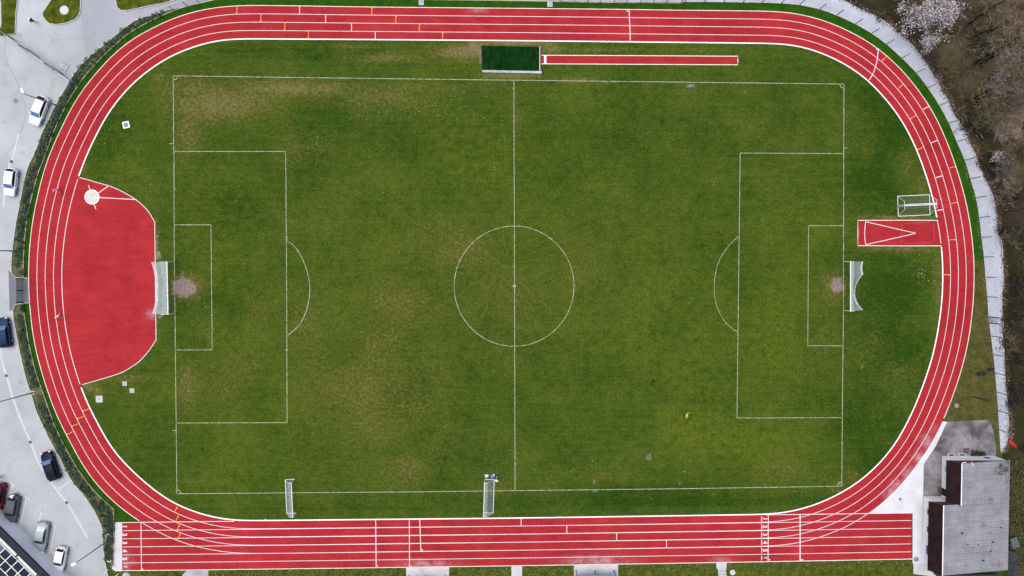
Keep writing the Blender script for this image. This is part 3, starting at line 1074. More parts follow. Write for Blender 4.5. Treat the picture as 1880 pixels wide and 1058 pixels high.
for i, (x, y) in enumerate(((21.2,297),(11.7,690),(55.7,812),(122.5,923))):
    mb = MB(); c = W(x, y)
    rot = (0.15, -0.3, -0.35, -0.55)[i]
    mb.box(c+Vector((0, 0, 0.012)), (0.40, 0.40, 0.02), rot)
    for k in range(-2, 3):
        mb.box(c+Matrix.Rotation(rot, 3, 'Z') @ Vector((k*0.08, 0, 0.026)), (0.03, 0.36, 0.012), rot)
    o = mb.build('drain_grate', M['iron'])
    tag(o, ('square dark drain grate just above the small white car on the left edge', 'square dark drain grate in the gutter below the dark blue car',
            'square dark drain grate in the gutter above the black car', 'square dark drain grate in the gutter below the black car')[i], 'drain grate', 'drain grates in the road gutter')


def round_lid(name, px, py, r, mat, label, cat, h=0.03, ring=None, group=None):
    t_ = MB(); c_ = W(px, py)
    t_.lathe(c_, [(r, 0), (r, h*0.8), (r*0.93, h), (r*0.45, h), (r*0.42, h+0.012), (0.02, h+0.012)], 24)
    o_ = t_.build(name, mat)
    return tag(o_, label, cat, group)


round_lid('manhole_cover', 29, 185, 0.40, M['manhole'], 'grey round iron manhole cover set in the road near the parked white car', 'manhole cover')
round_lid('manhole_cover', 118.8, 19.4, 0.66, M['paleconcrete'], 'big pale round concrete lid on the grass island by the junction', 'manhole cover', 0.18)
round_lid('manhole_cover', 1756, 745, 0.36, M['manhole'], 'grey round lid in the brown grass between the track and the gravel path', 'manhole cover', 0.06)
round_lid('manhole_cover', 1652.5, 916.5, 0.24, M['manhole'], 'small grey round lid in the white concrete beside the bend', 'manhole cover', 0.05)
round_lid('manhole_cover', 1682, 1027, 0.40, M['manhole'], 'grey round lid at the corner of the white slab by the clubhouse wall', 'manhole cover', 0.06)
round_lid('manhole_cover', 1345, 1051, 0.42, M['paleconcrete'], 'pale round lid in the grass beside the concrete steps', 'manhole cover', 0.08)


def square_lid(px, py, size, rot, mat, frame, label):
    c_ = W(px, py)
    if frame:
        t_ = thing('inspection_cover', label, 'inspection cover', c_, rot)
        m_ = MB()
        for sx, sy, wx, wy in ((0, .42, 1, .16), (0, -.42, 1, .16), (.42, 0, .16, .68), (-.42, 0, .16, .68)):
            m_.box((sx*size, sy*size, 0.03), (wx*size, wy*size, 0.06))
        m_.build('frame', M['kerbwhite'], t_)
        m_ = MB(); m_.box((0, 0, 0.02), (size*0.66, size*0.66, 0.04))
        m_.build('lid', mat, t_)
    else:
        m_ = MB(); m_.box((0, 0, 0.02), (size, size, 0.04)); m_.box((0, 0, 0.045), (size*0.5, size*0.12, 0.012), 0.6); m_.box((0, 0.0, 0.045), (size*0.12, size*0.34, 0.012))
        o_ = m_.build('inspection_cover', mat)
        o_.location = c_; o_.rotation_euler = (0, 0, rot)
        tag(o_, label, 'inspection cover')


square_lid(231.5, 229.5, 0.98, 0.22, M['manhole'], True, 'grey inspection cover with thick white square frame in the grass inside the upper left bend')
square_lid(229, 704.5, 0.66, 0.0, M['stonepave'], False, 'small plain grey square cover in the grass below the red throwing area, upper of two')
square_lid(242.5, 717.3, 0.70, 0.0, M['stonepave'], False, 'small plain grey square cover in the grass below the red throwing area, lower of two')
square_lid(182.3, 732.8, 1.0, 0.0, M['paleconcrete'], False, 'white square cover with a dark mark in the grass beside the lower left bend')
square_lid(198.5, 985, 0.8, 0.1, M['stonepave'], True, 'square stone rimmed cover in the hedge strip beside the lamp post near the start lanes')
square_lid(200, 1028, 0.62, 0.05, M['paleconcrete'], True, 'small pale square cover in the yellow verge at the corner by the start lanes')
for i, (x, y) in enumerate(((773.4,4.7),(1009.6,8))):
    m_ = MB(); c = W(x, y)
    m_.box(c+Vector((0, 0, 0.06)), (0.78, 0.82, 0.12)); m_.box(c+Vector((0, 0.02, 0.15)), (0.44, 0.44, 0.08)); m_.tube(c+Vector((0, 0, 0.19)), c+Vector((0, 0, 0.26)), 0.12, 0.1, 10)
    tag(m_.build('foundation_block', M['stonepave']), ('grey concrete foundation block on the top green strip, above the relay marks', 'grey concrete foundation block on the top green strip, above the sand pit corner')[i], 'concrete block', 'foundation blocks along the top strip')

# ------------------------------------------------------------------ north and east side
NF = [(392.5,0),(440,-2.5),(560,-2.5),(700,-1.5),(819,0.5),(1004,3),(1100,5.2),(1254,6.4)]
EF = [(1256.5,3.2),(1330,3.6),(1399,4.6),(1434.4,6),(1467.5,9),(1505,17),(1536,28),(1570.6,44),(1600.6,61.3),(1627.5,81),(1656,106.5),(1682.5,133.5),(1703.8,161),(1724.4,193),(1742.5,226),(1757,260),(1772,295),(1782,328.5),(1792.5,364),(1798.5,400),(1802.5,436),(1807,472),(1810,509),(1813.3,545),(1815.5,582),(1817,594),(1820,617),(1823.8,651),(1827,685),(1830,720),(1832.5,754),(1834.4,789)]
GE = [(1546,-2),(1581,17.5),(1612.5,31),(1635,46),(1652.5,61),(1672.5,79),(1692.5,104),(1712.5,135),(1722,148),(1731,170),(1741,183),(1751,207.5),(1770,236),(1778.8,260),(1790,280),(1798,302),(1811,331),(1823.8,360),(1828.8,380),(1831,403.8),(1830,420),(1837,440),(1840,473.8),(1843.5,507.5),(1840.5,545),(1841,583.8),(1840.5,608.8),(1843.8,632),(1844.5,665),(1846,697.5),(1850,735),(1852.3,770),(1852.5,795),(1850,812),(1841,832)]
EFs, GEs = catmull(EF, 5), catmull(GE, 5)
mb = MB()
mb.sheet([(x, y) for x, y in NF]+[(1254,4)]+[tuple(p) for p in EFs if p[1] < 478]+[(1803,478)]+lane4_between((1788,478), (400,13)), 0.012)
o = struct(mb.build('turf_strip', M['turf'])); o['label'] = 'deep green grass strip outside the far straight and right bend'
mb = MB()
mb.sheet([(1788.5,478)]+[(1806,478)]+[tuple(p) for p in EFs if p[1] >= 478]+[(1836,830),(1829,828),(1826,800),(1816,771),(1733,775)]+lane4_between((1733,773), (1788.5,478)), 0.010)
struct(mb.build('rough_verge', M['verge']))
mb = MB()
mb.sheet([(392,-2),(440,-4),(560,-4),(700,-3),(819,-1),(1004,1.5),(1100,3.7),(1256,4.5),(1258,-60),(392,-60)], 0.006)
struct(mb.build('paved_path', M['stonepave']))
# gravel path as a finer sheet
gp = list(map(tuple, EFs))+[(1837,830)]+list(map(tuple, GEs[::-1]))+[(1546,-60),(1258,-60)]
mb = MB(); mb.sheet(gp, 0.008)
gravel = struct(mb.build('gravel_path', M['gravel']))
bmq = bmesh.new(); bmq.from_mesh(gravel.data)
bmesh.ops.subdivide_edges(bmq, edges=[e for e in bmq.edges if e.calc_length() > 4], cuts=3, use_grid_fill=True)
bmq.to_mesh(gravel.data); bmq.free()
vy = np.array([v.co.y for v in gravel.data.vertices])
lf = np.clip((10-vy)/25, 0, 1)
set_zone(gravel, lf, lf, lf)
# kerbs along the gravel
mb = MB()
wall_strip(mb, [(x, y-0.6) for x, y in NF], 1.2, 0.0, 0.10)
wall_strip(mb, KLs, 1.3, 0.0, 0.12); wall_strip(mb, KL2s, 1.3, 0.0, 0.12)
struct(mb.build('fence_kerb', M['tankerb']))
mb = MB()
wall_strip(mb, EFs[:-20], 1.2, 0.0, 0.10)
for a, b in ((435, 475), (507, 520), (585, 602)):
    seg = np.array([p for p in GEs if a <= p[1] <= b])
    if len(seg) > 2:
        wall_strip(mb, seg+np.array((1.5, 0)), 1.4, 0.0, 0.12)
struct(mb.build('path_kerb', M['kerb']))
# forest floor
mb = MB()
xsf = np.arange(0, 41)
fl = list(map(tuple, GEs))+[(1841,900),(1852,1060),(1852,1300),(3200,1300),(3200,-500),(1546,-500)]
mb.sheet(fl, 0.005)
forest = struct(mb.build('forest_floor', M['forest']))
bmq = bmesh.new(); bmq.from_mesh(forest.data)
for _ in range(3):
    bmesh.ops.subdivide_edges(bmq, edges=[e for e in bmq.edges if e.calc_length() > 4], cuts=1)
    bmesh.ops.triangulate(bmq, faces=bmq.faces)
bmq.to_mesh(forest.data); bmq.free()


def to_px(P):
    """photo pixel of world points"""
    d = (np.asarray(P)-np.array((0, 0, H))) @ QM
    return np.stack([940+F*d[:, 0]/-d[:, 2], 529-F*d[:, 1]/-d[:, 2]], 1)


FP = to_px(np.array([v.co[:] for v in forest.data.vertices]))
edge = np.array([np.min(np.hypot(GEs[:, 0]-p[0], GEs[:, 1]-p[1])) for p in FP])
fb = np.clip(1.15-edge/75, 0, 1)*0.95
fb = np.maximum(fb, splats(FP, [(1870,600,60,140,.8),(1862,780,30,90,.9),(1850,440,40,90,.8),(1865,470,30,60,.8)]))
fg = splats(FP, [(1868,960,30,130,1.0),(1780,60,40,30,.4),(1790,240,30,30,.3),(1875,1030,25,60,1)])
fr = splats(FP, [(1800,110,60,60,.7),(1850,60,50,60,.8),(1840,240,60,50,.6),(1860,350,40,40,.4)])
set_zone(forest, fr, fg, fb)

# south side
mb = MB(); mb.sheet([(x, 0) for x in ()] or [(211,1049.5),(940,1040.5),(1676,1028),(1677,1110),(211,1110)], 0.004)
struct(mb.build('south_bank', M['island']))
mb = MB()
mb.sheet([(1731,774),(1739,774.5),(1718.8,817.5),(1713.8,826),(1698.8,847.5),(1696,852.5),(1694.8,911),(1693.8,1035),(1675.5,1035),(1675.5,942.5),(1599,942.5)]+lane4_between((1597,942.5), (1731,774)), 0.014)
struct(mb.build('concrete_apron', M['apron']))
mb = MB()
mb.sheet([(1739,774.5),(1816,771),(1819,776),(1822,786),(1826,800),(1829,828),(1828,842),(1736,842),(1736,912),(1694.8,912),(1696,852.5),(1698.8,847.5),(1713.8,826),(1718.8,817.5)], 0.012)
struct(mb.build('stained_yard', M['dirtyconcrete']))
mb = MB(); mb.sheet([(1677,1035),(1694,1035),(1695,1030),(1726,1030),(1726,1060),(1677,1054)], 0.012)
mb.sheet([(745.5,1042.6),(824.5,1041.4),(824.5,1085),(746,1085)], 0.012); mb.sheet([(1053.5,1038.2),(1135,1037),(1135,1085),(1054,1085)], 0.012)
mb.sheet([(938.8,1040),(958.5,1039.6),(958.5,1085),(939.5,1085)], 0.012)
struct(mb.build('concrete_paths', M['paleconcrete']))
mb = MB(); mb.sheet([(342,1047.8),(382.5,1047.3),(382,1085),(330,1085),(335,1056)], 0.010)
struct(mb.build('stone_slab', M['stonepave']))
# steps
st = MB()
a, b = W(1318, 1044), W(1333, 1044)
st.box(W(1324.5, 1038.5)+Vector((0, 0, 0.03)), (1.55, 0.85, 0.06))
for k in range(5):
    p = W(1325.5, 1046+k*5.0)
    st.box(p+Vector((0, 0, -0.04+0.14*k/2)), (1.22, 0.39, 0.16+0.14*k))
tag(st.build('concrete_steps', M['paleconcrete']), 'pale concrete steps leading down to the lower edge of the straight', 'steps')

# ------------------------------------------------------------------ sand pit with green cover
pc = W(939, 107)
sp = thing('sand_pit', 'long jump sand pit under a dark green cover beside the red runway', 'sand pit', pc)
inv = Vector(pc)
m_ = MB()
cor = [W(884.4, 84.2)-inv, W(989.8, 86.5)-inv, W(989.3, 131)-inv, W(885, 129)-inv]
NXX, NYY = 26, 12
vs = []
for j in range(NYY+1):
    for i in range(NXX+1):
        u, v = i/NXX, j/NYY
        p = (cor[0]*(1-u)+cor[1]*u)*(1-v)+(cor[3]*(1-u)+cor[2]*u)*v
        edge_ = min(u, v, 1-u, 1-v)
        vs.append(p+Vector((0, 0, 0.12+0.05*math.sin(u*17+v*5)*min(1, edge_*8)-0.08*(edge_ < 0.001))))
m_.add(vs, [(j*(NXX+1)+i, (j+1)*(NXX+1)+i, (j+1)*(NXX+1)+i+1, j*(NXX+1)+i+1) for j in range(NYY) for i in range(NXX)])
m_.build('pit_cover', M['sandcover'], sp, smooth=True)
m_ = MB()
m_.bar(W(885, 131.2)-inv+Vector((0, 0, .08)), W(994.5, 133.4)-inv+Vector((0, 0, .08)), 0.34, 0.16)
m_.bar(W(991.0, 86)-inv+Vector((0, 0, .08)), W(991.0, 131)-inv+Vector((0, 0, .08)), 0.16, 0.16)
m_.build('concrete_edge', M['stonepave'], sp)
m_ = MB()
m_.bar(W(992.9, 85.0)-inv+Vector((0, 0, .05)), W(992.9, 131)-inv+Vector((0, 0, .05)), 0.12, 0.10)  # dark bar drawn as the shaded gap in the pit's right frame
m_.build('gap_shade', M['navy'], sp)

# ------------------------------------------------------------------ goals
def frame_to(px0, py0, px1, py1):
    """origin midway, x axis along the goal line, from two ground pixels"""
    a_, b_ = W(px0, py0), W(px1, py1)
    return (a_+b_)/2, (b_-a_).length, math.atan2((b_-a_).y, (b_-a_).x)


def big_goal(p0, p1, depth, mid, roof, side, label, peg=1.0):
    c_, w_, rz = frame_to(*p0, *p1)
    g_ = thing('football_goal', label, 'goal', c_, rz, 'full size goals on the pitch')
    hw, h = w_/2, 2.44
    for s in (-1, 1):
        m_ = MB()
        m_.tube((s*hw, 0, 0), (s*hw, 0, h+0.06), 0.06, n=10)
        m_.build('post', M['white'], g_)
    m_ = MB(); m_.tube((-hw-0.06, 0, h), (hw+0.06, 0, h), 0.07, n=10)
    m_.build('crossbar', M['white'], g_)
    for s in (-1, 1):
        m_ = MB(); m_.tube((s*hw, 0, h), (s*hw, side*roof, h-0.06), 0.018, n=6)
        m_.build('net_arm', M['white'], g_)
    # one cloth: short roof, then the back falling to a line pegged out at the corners
    nU, nV = 28, 14

    def pt(u, v):
        x = -hw+2*hw*u
        s_ = 1-abs(2*u/peg-1)**2.2 if u < peg else .12*math.sin(math.pi*(u-peg)/(1-peg+1e-6))
        yb = depth+(mid-depth)*s_
        rf = roof*(1-.25*s_)
        if v <= 0.3:
            t_ = v/0.3
            return (x, side*rf*t_, h-0.08*t_-0.10*s_*math.sin(math.pi*t_))
        t_ = (v-0.3)/0.7
        return (x, side*(rf+(yb-rf)*t_**1.25), (h-0.08)*(1-t_)+0.04*t_)
    m_ = MB()
    m_.add([pt(i/nU, j/nV) for j in range(nV+1) for i in range(nU+1)],
           [(j*(nU+1)+i, j*(nU+1)+i+1, (j+1)*(nU+1)+i+1, (j+1)*(nU+1)+i) for j in range(nV) for i in range(nU)])
    for u in (0, 1):
        ring = [pt(u, j/nV) for j in range(nV+1)]
        m_.add(ring+[(ring[0][0], 0, 0.03)], [tuple(range(len(ring)+1))])
    m_.build('net', M['net'], g_)
    # slack netting gathered along the foot of the back
    m_ = MB(); n_ = 40
    vs_ = []
    for i in range(n_+1):
        u = i/n_
        x, y, z = pt(u, 1.0)
        wv_ = .22+.10*math.sin(u*9)+.25*(1-abs(2*u-1)**1.5)*(mid > 2)
        vs_ += [(x, y, .05), (x, y-side*wv_*.5, .20+.05*math.sin(u*23)), (x, y-side*wv_, .06)]
    m_.add(vs_, [(3*i+k, 3*i+k+1, 3*i+k+4, 3*i+k+3) for i in range(n_) for k in (0, 1)])
    m_.build('net_hem', M['netdense'], g_)
    return g_


big_goal((319.3,481), (321.3,575.6), 3.35, 2.75, 1.15, -1, 'full size white goal with pale net beside the red throwing area')
big_goal((1548.5,569.8), (1548.6,480.8), 3.0, 1.75, 0.62, -1, 'full size white goal with sagging net on the grass below the red put strip', .74)


def small_goal(p0, p1, label, group, depth=1.43, net=None):
    """portable goal: front from p0 to p1, box net behind (+y)"""
    c_, w_, rz = frame_to(*p0, *p1)
    g_ = thing('small_goal', label, 'goal', c_, rz, group)
    hw, h = w_/2, 2.0
    r = 0.045
    for s in (-1, 1):
        m_ = MB()
        m_.tube((s*hw, 0, 0), (s*hw, 0, h+r), r, n=8)
        m_.build('post', M['white'], g_)
    m_ = MB(); m_.tube((-hw, 0, h), (hw, 0, h), r*1.15, n=8)
    m_.build('crossbar', M['white'], g_)
    m_ = MB()
    for s in (-1, 1):
        m_.tube((s*hw, 0, 0.045), (s*hw, depth, 0.045), r, n=8)
        m_.tube((s*hw, 0, h), (s*hw, 0.52, h), r*0.6, n=6)
        m_.tube((s*hw, 0.52, h), (s*hw, depth, 0.045), r*0.6, n=6)
    m_.tube((-hw, depth, 0.045), (hw, depth, 0.045), r*1.1, n=8)
    m_.build('base_frame', M['white'], g_)
    m_ = MB()
    a_ = [(-hw, 0, h), (hw, 0, h), (hw, 0.52, h-0.03), (-hw, 0.52, h-0.03), (-hw, depth, 0.06), (hw, depth, 0.06)]
    m_.add(a_+[(-hw, 0, 0.06), (hw, 0, 0.06)], [(0, 1, 2, 3), (3, 2, 5, 4), (0, 3, 4, 6), (1, 7, 5, 2)])
    m_.build('net', net or M['netthin'], g_)
    return g_


small_goal((544.2,942), (541.2,880), 'small white goal standing across the lower touchline, left of two', 'small portable goals')
small_goal((890.2,880), (888.2,941.5), 'small white goal across the lower touchline with bags at its end', 'small portable goals')
small_goal((1648.2,378), (1706.6,375.2), 'upper of two small white goals pushed front to front beside the right bend', 'small portable goals', net=M['netfaint'])
small_goal((1706.7,377.2), (1648.3,380), 'lower of two small white goals pushed front to front above the red put strip', 'small portable goals', net=M['netfaint'])

# bags and clothes beside the small goal
def lump(name, px, py, sx, sy, sz, mats, label, cat, rz=0.0, extra=None):
    m_ = MB()
    rnd = random.Random(px)
    n_, k_ = 14, 7
    vs_, fs_ = [], []
    for k in range(k_+1):
        ph = math.pi/2*k/k_
        for i in range(n_):
            t_ = 2*math.pi*i/n_
            q = 1+0.12*math.sin(3*t_+px)+rnd.uniform(-.06, .06)
            e = lambda v_: math.copysign(abs(v_)**0.7, v_)
            vs_.append((sx*e(math.cos(t_))*math.cos(ph)**0.5*q, sy*e(math.sin(t_))*math.cos(ph)**0.5*q, sz*math.sin(ph)))
    for k in range(k_):
        for i in range(n_):
            fs_.append((k*n_+i, k*n_+(i+1) % n_, (k+1)*n_+(i+1) % n_, (k+1)*n_+i))
    m_.add(vs_, fs_)
    t_ = thing(name, label, cat, W(px, py), rz, 'kit left beside the small goal')
    m_.build('body', mats[0], t_, smooth=True)
    m_ = MB()
    if extra == 'strap':
        for s in (-1, 1):
            m_ = MB()
            m_.chain([(s*sx*.5, -sy*.6, sz*.6), (s*sx*.5, 0, sz*1.25), (s*sx*.5, sy*.6, sz*.6)], [0.03]*3, 6)
            m_.build('strap', mats[1], t_)
    else:
        m_.ball((sx*.5, sy*.55, sz*.6), 0.14, 8, (1.4, .8, .5)); m_.ball((-sx*.3, -sy*.6, sz*.4), 0.12, 8, (1.2, 1, .5))
        m_.build('sleeve', mats[1], t_, smooth=True)
    return t_


cw = noisy('white cloth', (0.7, 0.7, 0.7), (0.8, 0.8, 0.8), 6, 0.9, local=True)
cb = noisy('blue cloth', (0.05, 0.13, 0.55), (0.12, 0.24, 0.7), 6, 0.9, local=True)
ck = noisy('black cloth', (0.012, 0.012, 0.015), (0.03, 0.03, 0.035), 6, 0.9, local=True)
cg = noisy('pale green cloth', (0.4, 0.55, 0.35), (0.6, 0.72, 0.5), 6, 0.9, local=True)
lump('sports_bag', 893.5, 873.8, .30, .24, .28, (cw, ck), 'white sports bag with black straps at the end of the small goal', 'bag', 0.3, 'strap')
lump('jacket', 904.5, 874.3, .38, .24, .16, (cb, cw), 'crumpled blue jacket lying beside the small goal', 'jacket', 0.3)
lump('backpack', 912.3, 876.5, .26, .24, .32, (ck, cw), 'black backpack with white straps at the corner of the small goal', 'backpack', 1.2, 'strap')
lump('shirt', 912.0, 883, .20, .2, .12, (cg, cw), 'pale green shirt on the grass under the black backpack', 'shirt', 1.9)

# ------------------------------------------------------------------ fences
def fence(name, label, P, step, h, post_mat, wire_mat, rail=True, posts=None, r=0.035):
    P = np.asarray(P, float)
    base = W(*P[0])
    f_ = thing(name, label, 'fence', base)
    bs = Vector(base)
    pts = resample(P, step) if posts is None else np.asarray(posts, float)
    pm = None
    for p in pts:
        o_ = None
        g = W(*p)-bs
        if pm is None:
            m_ = MB(); m_.tube((0, 0, 0), (0, 0, h), r, n=8); m_.box((0, 0, h+0.015), (r*2.4, r*2.4, 0.03))
            o_ = m_.build('post', post_mat, f_); pm = o_
        else:
            o_ = pm.copy(); col.objects.link(o_); o_.parent = f_
        o_.location = g
    fine_ = resample(P, 12)
    a_ = [W(*p)-bs for p in fine_]
    m_ = MB()
    up = Vector((0, 0, 1))
    for q, s in zip(a_[:-1], a_[1:]):
        m_.add([q+up*.05, s+up*.05, s+up*(h-.03), q+up*(h-.03)], [(0, 1, 2, 3)])
    m_.build('wire_panel', wire_mat, f_)
    if rail:
        m_ = MB()
        for q, s in zip(a_[:-1], a_[1:]):
            m_.tube(q+up*(h-.02), s+up*(h-.02), 0.014, n=5, cap=False)
        m_.build('top_wire', post_mat, f_)
    return f_


WPOST = [(175,117),(192.5,99.5),(211,82.8),(230.5,66),(251.5,52.2),(273.8,40),(296,29.3),(320,19.6),(343.8,11),(367,5.5)]
fence('mesh_fence', 'dark posted mesh fence along the upper left bend above the planting', [p for p in KLs if p[1] < 148][::-1], 25, 1.85, M['darkpost'], M['wire'], posts=WPOST+[(158.8,136)], r=0.05)
fence('mesh_fence', 'mesh fence behind the hedge along the left bend, from the metal gate to the entrance', [p for p in KLs if 150 <= p[1] <= 511], 28, 1.6, M['darkpost'], M['wire'], r=0.04)
fence('mesh_fence', 'mesh fence behind the hedge along the lower left bend down to the start slab', KL2s, 25, 1.6, M['darkpost'], M['wire'], r=0.045)
fence('mesh_fence', 'low mesh fence along the paved path at the top edge', [(1004,2.4),(1100,4.6),(1254,5.8)], 24, 1.5, M['darkpost'], M['wire'], posts=[(1030,2.6),(1054,3.2),(1078,4),(1101,4.8),(1127,5),(1150,5.2),(1175,5.4),(1199,5.6),(1222.5,5.8),(1250,6)], r=0.05)
EPOST = [(1258,3.2),(1293,3.6),(1328,4),(1364,4.2),(1399,4.8),(1434.4,6),(1467.5,9),(1505,17),(1536,28),(1570.6,44),(1600.6,61.3),(1627.5,81),(1656,106.5),(1682.5,133.5),(1703.8,161),(1724.4,193.5),(1742.5,226),(1757,260),(1772,294),(1782,328),(1792.5,363),(1798.5,399.5),(1802.5,436),(1807,472),(1810,509),(1813.3,545),(1820,617),(1823.8,651),(1827,685),(1830,720),(1832.5,754),(1834.4,789)]
fence('mesh_fence', 'green posted mesh fence beside the white gravel path round the right bend', EFs, 33, 2.35, M['darkgreen'], seethrough('thin wire mesh', (0.10, 0.16, 0.16), 0.05), posts=EPOST, r=0.06, rail=False)
# green gate in the east fence
c_, w_, rz = frame_to(1815.3, 582, 1816.4, 593)
g_ = thing('path_gate', 'narrow green gate between two thick posts in the fence by the gravel path', 'gate', c_, rz)
for s in (-1, 1):
    m_ = MB(); m_.box((s*w_/2, 0, 1.2), (0.14, 0.14, 2.4)); m_.box((s*w_/2, 0, 2.42), (0.18, 0.18, 0.05))
    m_.build('post', M['darkgreen'], g_)
m_ = MB()
for k in range(7):
    m_.box((-w_/2+0.13+k*(w_-0.26)/6, 0, 1.0), (0.025, 0.025, 1.8))
m_.box((0, 0, 1.9), (w_-0.2, 0.04, 0.05)); m_.box((0, 0, 0.15), (w_-0.2, 0.04, 0.05))
m_.build('gate_leaf', M['darkgreen'], g_)
# entrance double gate on the left
c_, w_, rz = frame_to(42.6, 555, 42.4, 511.5)
g_ = thing('entrance_gate', 'green mesh double gate across the dark asphalt entrance on the left', 'gate', c_, rz)
for s in (-1, 0, 1):
    m_ = MB(); m_.tube((s*w_/2, 0, 0), (s*w_/2, 0, 1.75), 0.05, n=8)
    m_.build('post', M['darkpost'], g_)
for s in (-1, 1):
    m_ = MB(); x0, x1 = sorted((s*0.06, s*(w_/2-0.06)))
    for z in (0.12, 1.62):
        m_.bar((x0, 0, z), (x1, 0, z), 0.04, 0.04)
    for x in (x0, x1):
        m_.bar((x, 0, 0.12), (x, 0, 1.62), 0.04, 0.04)
    lf_ = m_.build('gate_leaf', M['darkpost'], g_)
    m_ = MB(); m_.add([(x0, 0, .14), (x1, 0, .14), (x1, 0, 1.6), (x0, 0, 1.6)], [(0, 1, 2, 3)])
    m_.build('mesh_infill', M['gatemesh'], lf_)
# big metal fence and gate across the road, top left
A_, B_ = W(-30, 34), W(142, 155)
A_ = W(5, 58)
d_ = (B_-A_); L_ = d_.length; rz = math.atan2(d_.y, d_.x)
g_ = thing('road_barrier', 'long grey metal mesh barrier with gate leaves across the road at upper left', 'barrier fence', A_, rz)
npan = 6
for i in range(npan+1):
    m_ = MB(); x = i*L_/npan
    m_.box((x, 0, 1.25), (0.08, 0.08, 2.5)); m_.box((x, 0, 2.52), (0.11, 0.11, 0.04))
    m_.build('post', M['galv'], g_)
for i in range(npan):
    x0, x1 = i*L_/npan+0.06, (i+1)*L_/npan-0.06
    off = 0.22*math.sin(i*1.9)
    m_ = MB()
    for z in (0.12, 2.4):
        m_.bar((x0, 0, z), (x1, 0, z), 0.05, 0.05)
    m_.bar((x0, 0, 0.12), (x0, 0, 2.4), 0.05, 0.05); m_.bar((x1, 0, 0.12), (x1, 0, 2.4), 0.05, 0.05)
    m_.bar((x0, 0, 0.05), (x1, 0, 0.05), 0.12, 0.05)
    p_ = m_.build('panel_frame', M['galv'] if i % 2 else M['darkpost'], g_)
    m_ = MB(); m_.add([(x0, off*0.3, .12), (x1, -off*0.3, .12), (x1, -off*.6, 2.4), (x0, off*.6, 2.4)], [(0, 1, 2, 3)])
    m_.build('mesh_infill', M['wirelight'], p_)
lp = W(120.5, 131.5)-A_
ang = math.atan2((W(124, 124.5)-W(120.5, 131.5)).y, (W(124, 124.5)-W(120.5, 131.5)).x)-rz
lpl = Matrix.Rotation(-rz, 3, 'Z') @ lp
m_ = MB(); e_ = lpl+Vector((math.cos(ang), math.sin(ang), 0))*1.0
for z in (0.15, 1.7):
    m_.bar(lpl+Vector((0, 0, z)), e_+Vector((0, 0, z)), 0.05, 0.05)
for q in (lpl, e_):
    m_.bar(q+Vector((0, 0, .1)), q+Vector((0, 0, 1.75)), 0.05, 0.05)
m_.build('open_leaf', M['galv'], g_)
# handrail by the start slab
g_ = MB()
for p, q in (((196,1049),(209,1037)), ((208,1062),(222,1050))):
    a_, b_ = W(*p), W(*q)
    g_.tube(a_+Vector((0, 0, .9)), b_+Vector((0, 0, .9)), 0.045, n=6); g_.tube(a_, a_+Vector((0, 0, .9)), 0.03, n=6); g_.tube(b_, b_+Vector((0, 0, .9)), 0.03, n=6)
tag(g_.build('handrail', M['white']), 'white tube handrails at the lower left corner beyond the start slab', 'handrail')
m_ = MB(); c_ = W(233, 1056)
rnd = random.Random(3)
vs_, n_ = [], 12
m_.ball(c_+Vector((0, 0, .1)), 0.62, 12, (1.05, .75, .45))
tag(m_.build('boulder', M['stonepave'], smooth=True), 'smooth pale boulder below the start lanes at the lower left', 'boulder')

# ------------------------------------------------------------------ lamp posts
def lamp_post(px, py, hx, hy, h, label, mat, head=True):
    b_ = W(px, py)
    t_ = W(hx, hy, h)
    g_ = thing('street_lamp', label, 'street lamp', b_, 0.0, 'lamp posts along the road')
    d = t_-b_
    dirn = Vector((d.x, d.y, 0))
    m_ = MB()
    m_.lathe((0, 0, 0), [(0.16, 0), (0.16, 0.5), (0.11, 0.6), (0.09, h*0.5), (0.06, h-0.1), (0.055, h-0.05)], 10)
    m_.build('pole', M['galv'], g_)
    m_ = MB(); m_.box((0, 0, 0.05), (0.5, 0.5, 0.10)); m_.box((0, 0, 0.12), (0.3, 0.3, 0.06))
    m_.build('base', mat, g_)
    m_ = MB()
    dn = dirn.normalized() if dirn.length > 0.05 else Vector((-1, 0, 0))
    m_.tube((0, 0, h-0.1), Vector((0, 0, h))+dirn*0.9, 0.05, 0.04, 8)
    m_.build('arm', M['galv'], g_)
    m_ = MB()
    ra = math.atan2(dn.y, dn.x)
    m_.box(Vector((0, 0, h))+dirn+dn*0.1, (0.72, 0.34, 0.10), ra); m_.box(Vector((0, 0, h+0.06))+dirn-dn*0.02, (0.44, 0.2, 0.05), ra)
    m_.build('lamp_head', M['white'], g_)
    m_ = MB(); m_.box(Vector((0, 0, h-0.065))+dirn+dn*0.16, (0.5, 0.26, 0.03), ra)
    m_.build('lens', M['lampglass'], g_)
    return g_


lamp_post(105.3, 194.3, 41, 167.5, 8.4, 'tall thin lamp post with a pale head leaning over the white car at upper left', M['tealpost'])
lamp_post(27, 461, -35, 457, 8.4, 'thin lamp post with teal foot in the hedge above the entrance gate', M['tealpost'])
lamp_post(61, 721, -8, 742, 8.4, 'thin lamp post in the hedge by the paved notch, below the throwing area', M['galv'])
lamp_post(197, 993.5, 136.5, 1035.5, 9.0, 'lamp post with white head over the car park near the start lanes', M['tealpost'])

# ------------------------------------------------------------------ cars
def loft(m_, rings):
    n_ = len(rings[0])
    o_ = []
    for r_ in rings:
        o_ += r_
    fs_ = []
    for k in range(len(rings)-1):
        for i in range(n_):
            fs_.append((k*n_+i, k*n_+(i+1) % n_, (k+1)*n_+(i+1) % n_, (k+1)*n_+i))
    fs_ += [tuple(range(n_-1, -1, -1)), tuple(range((len(rings)-1)*n_, len(rings)*n_))]
    m_.add(o_, fs_)


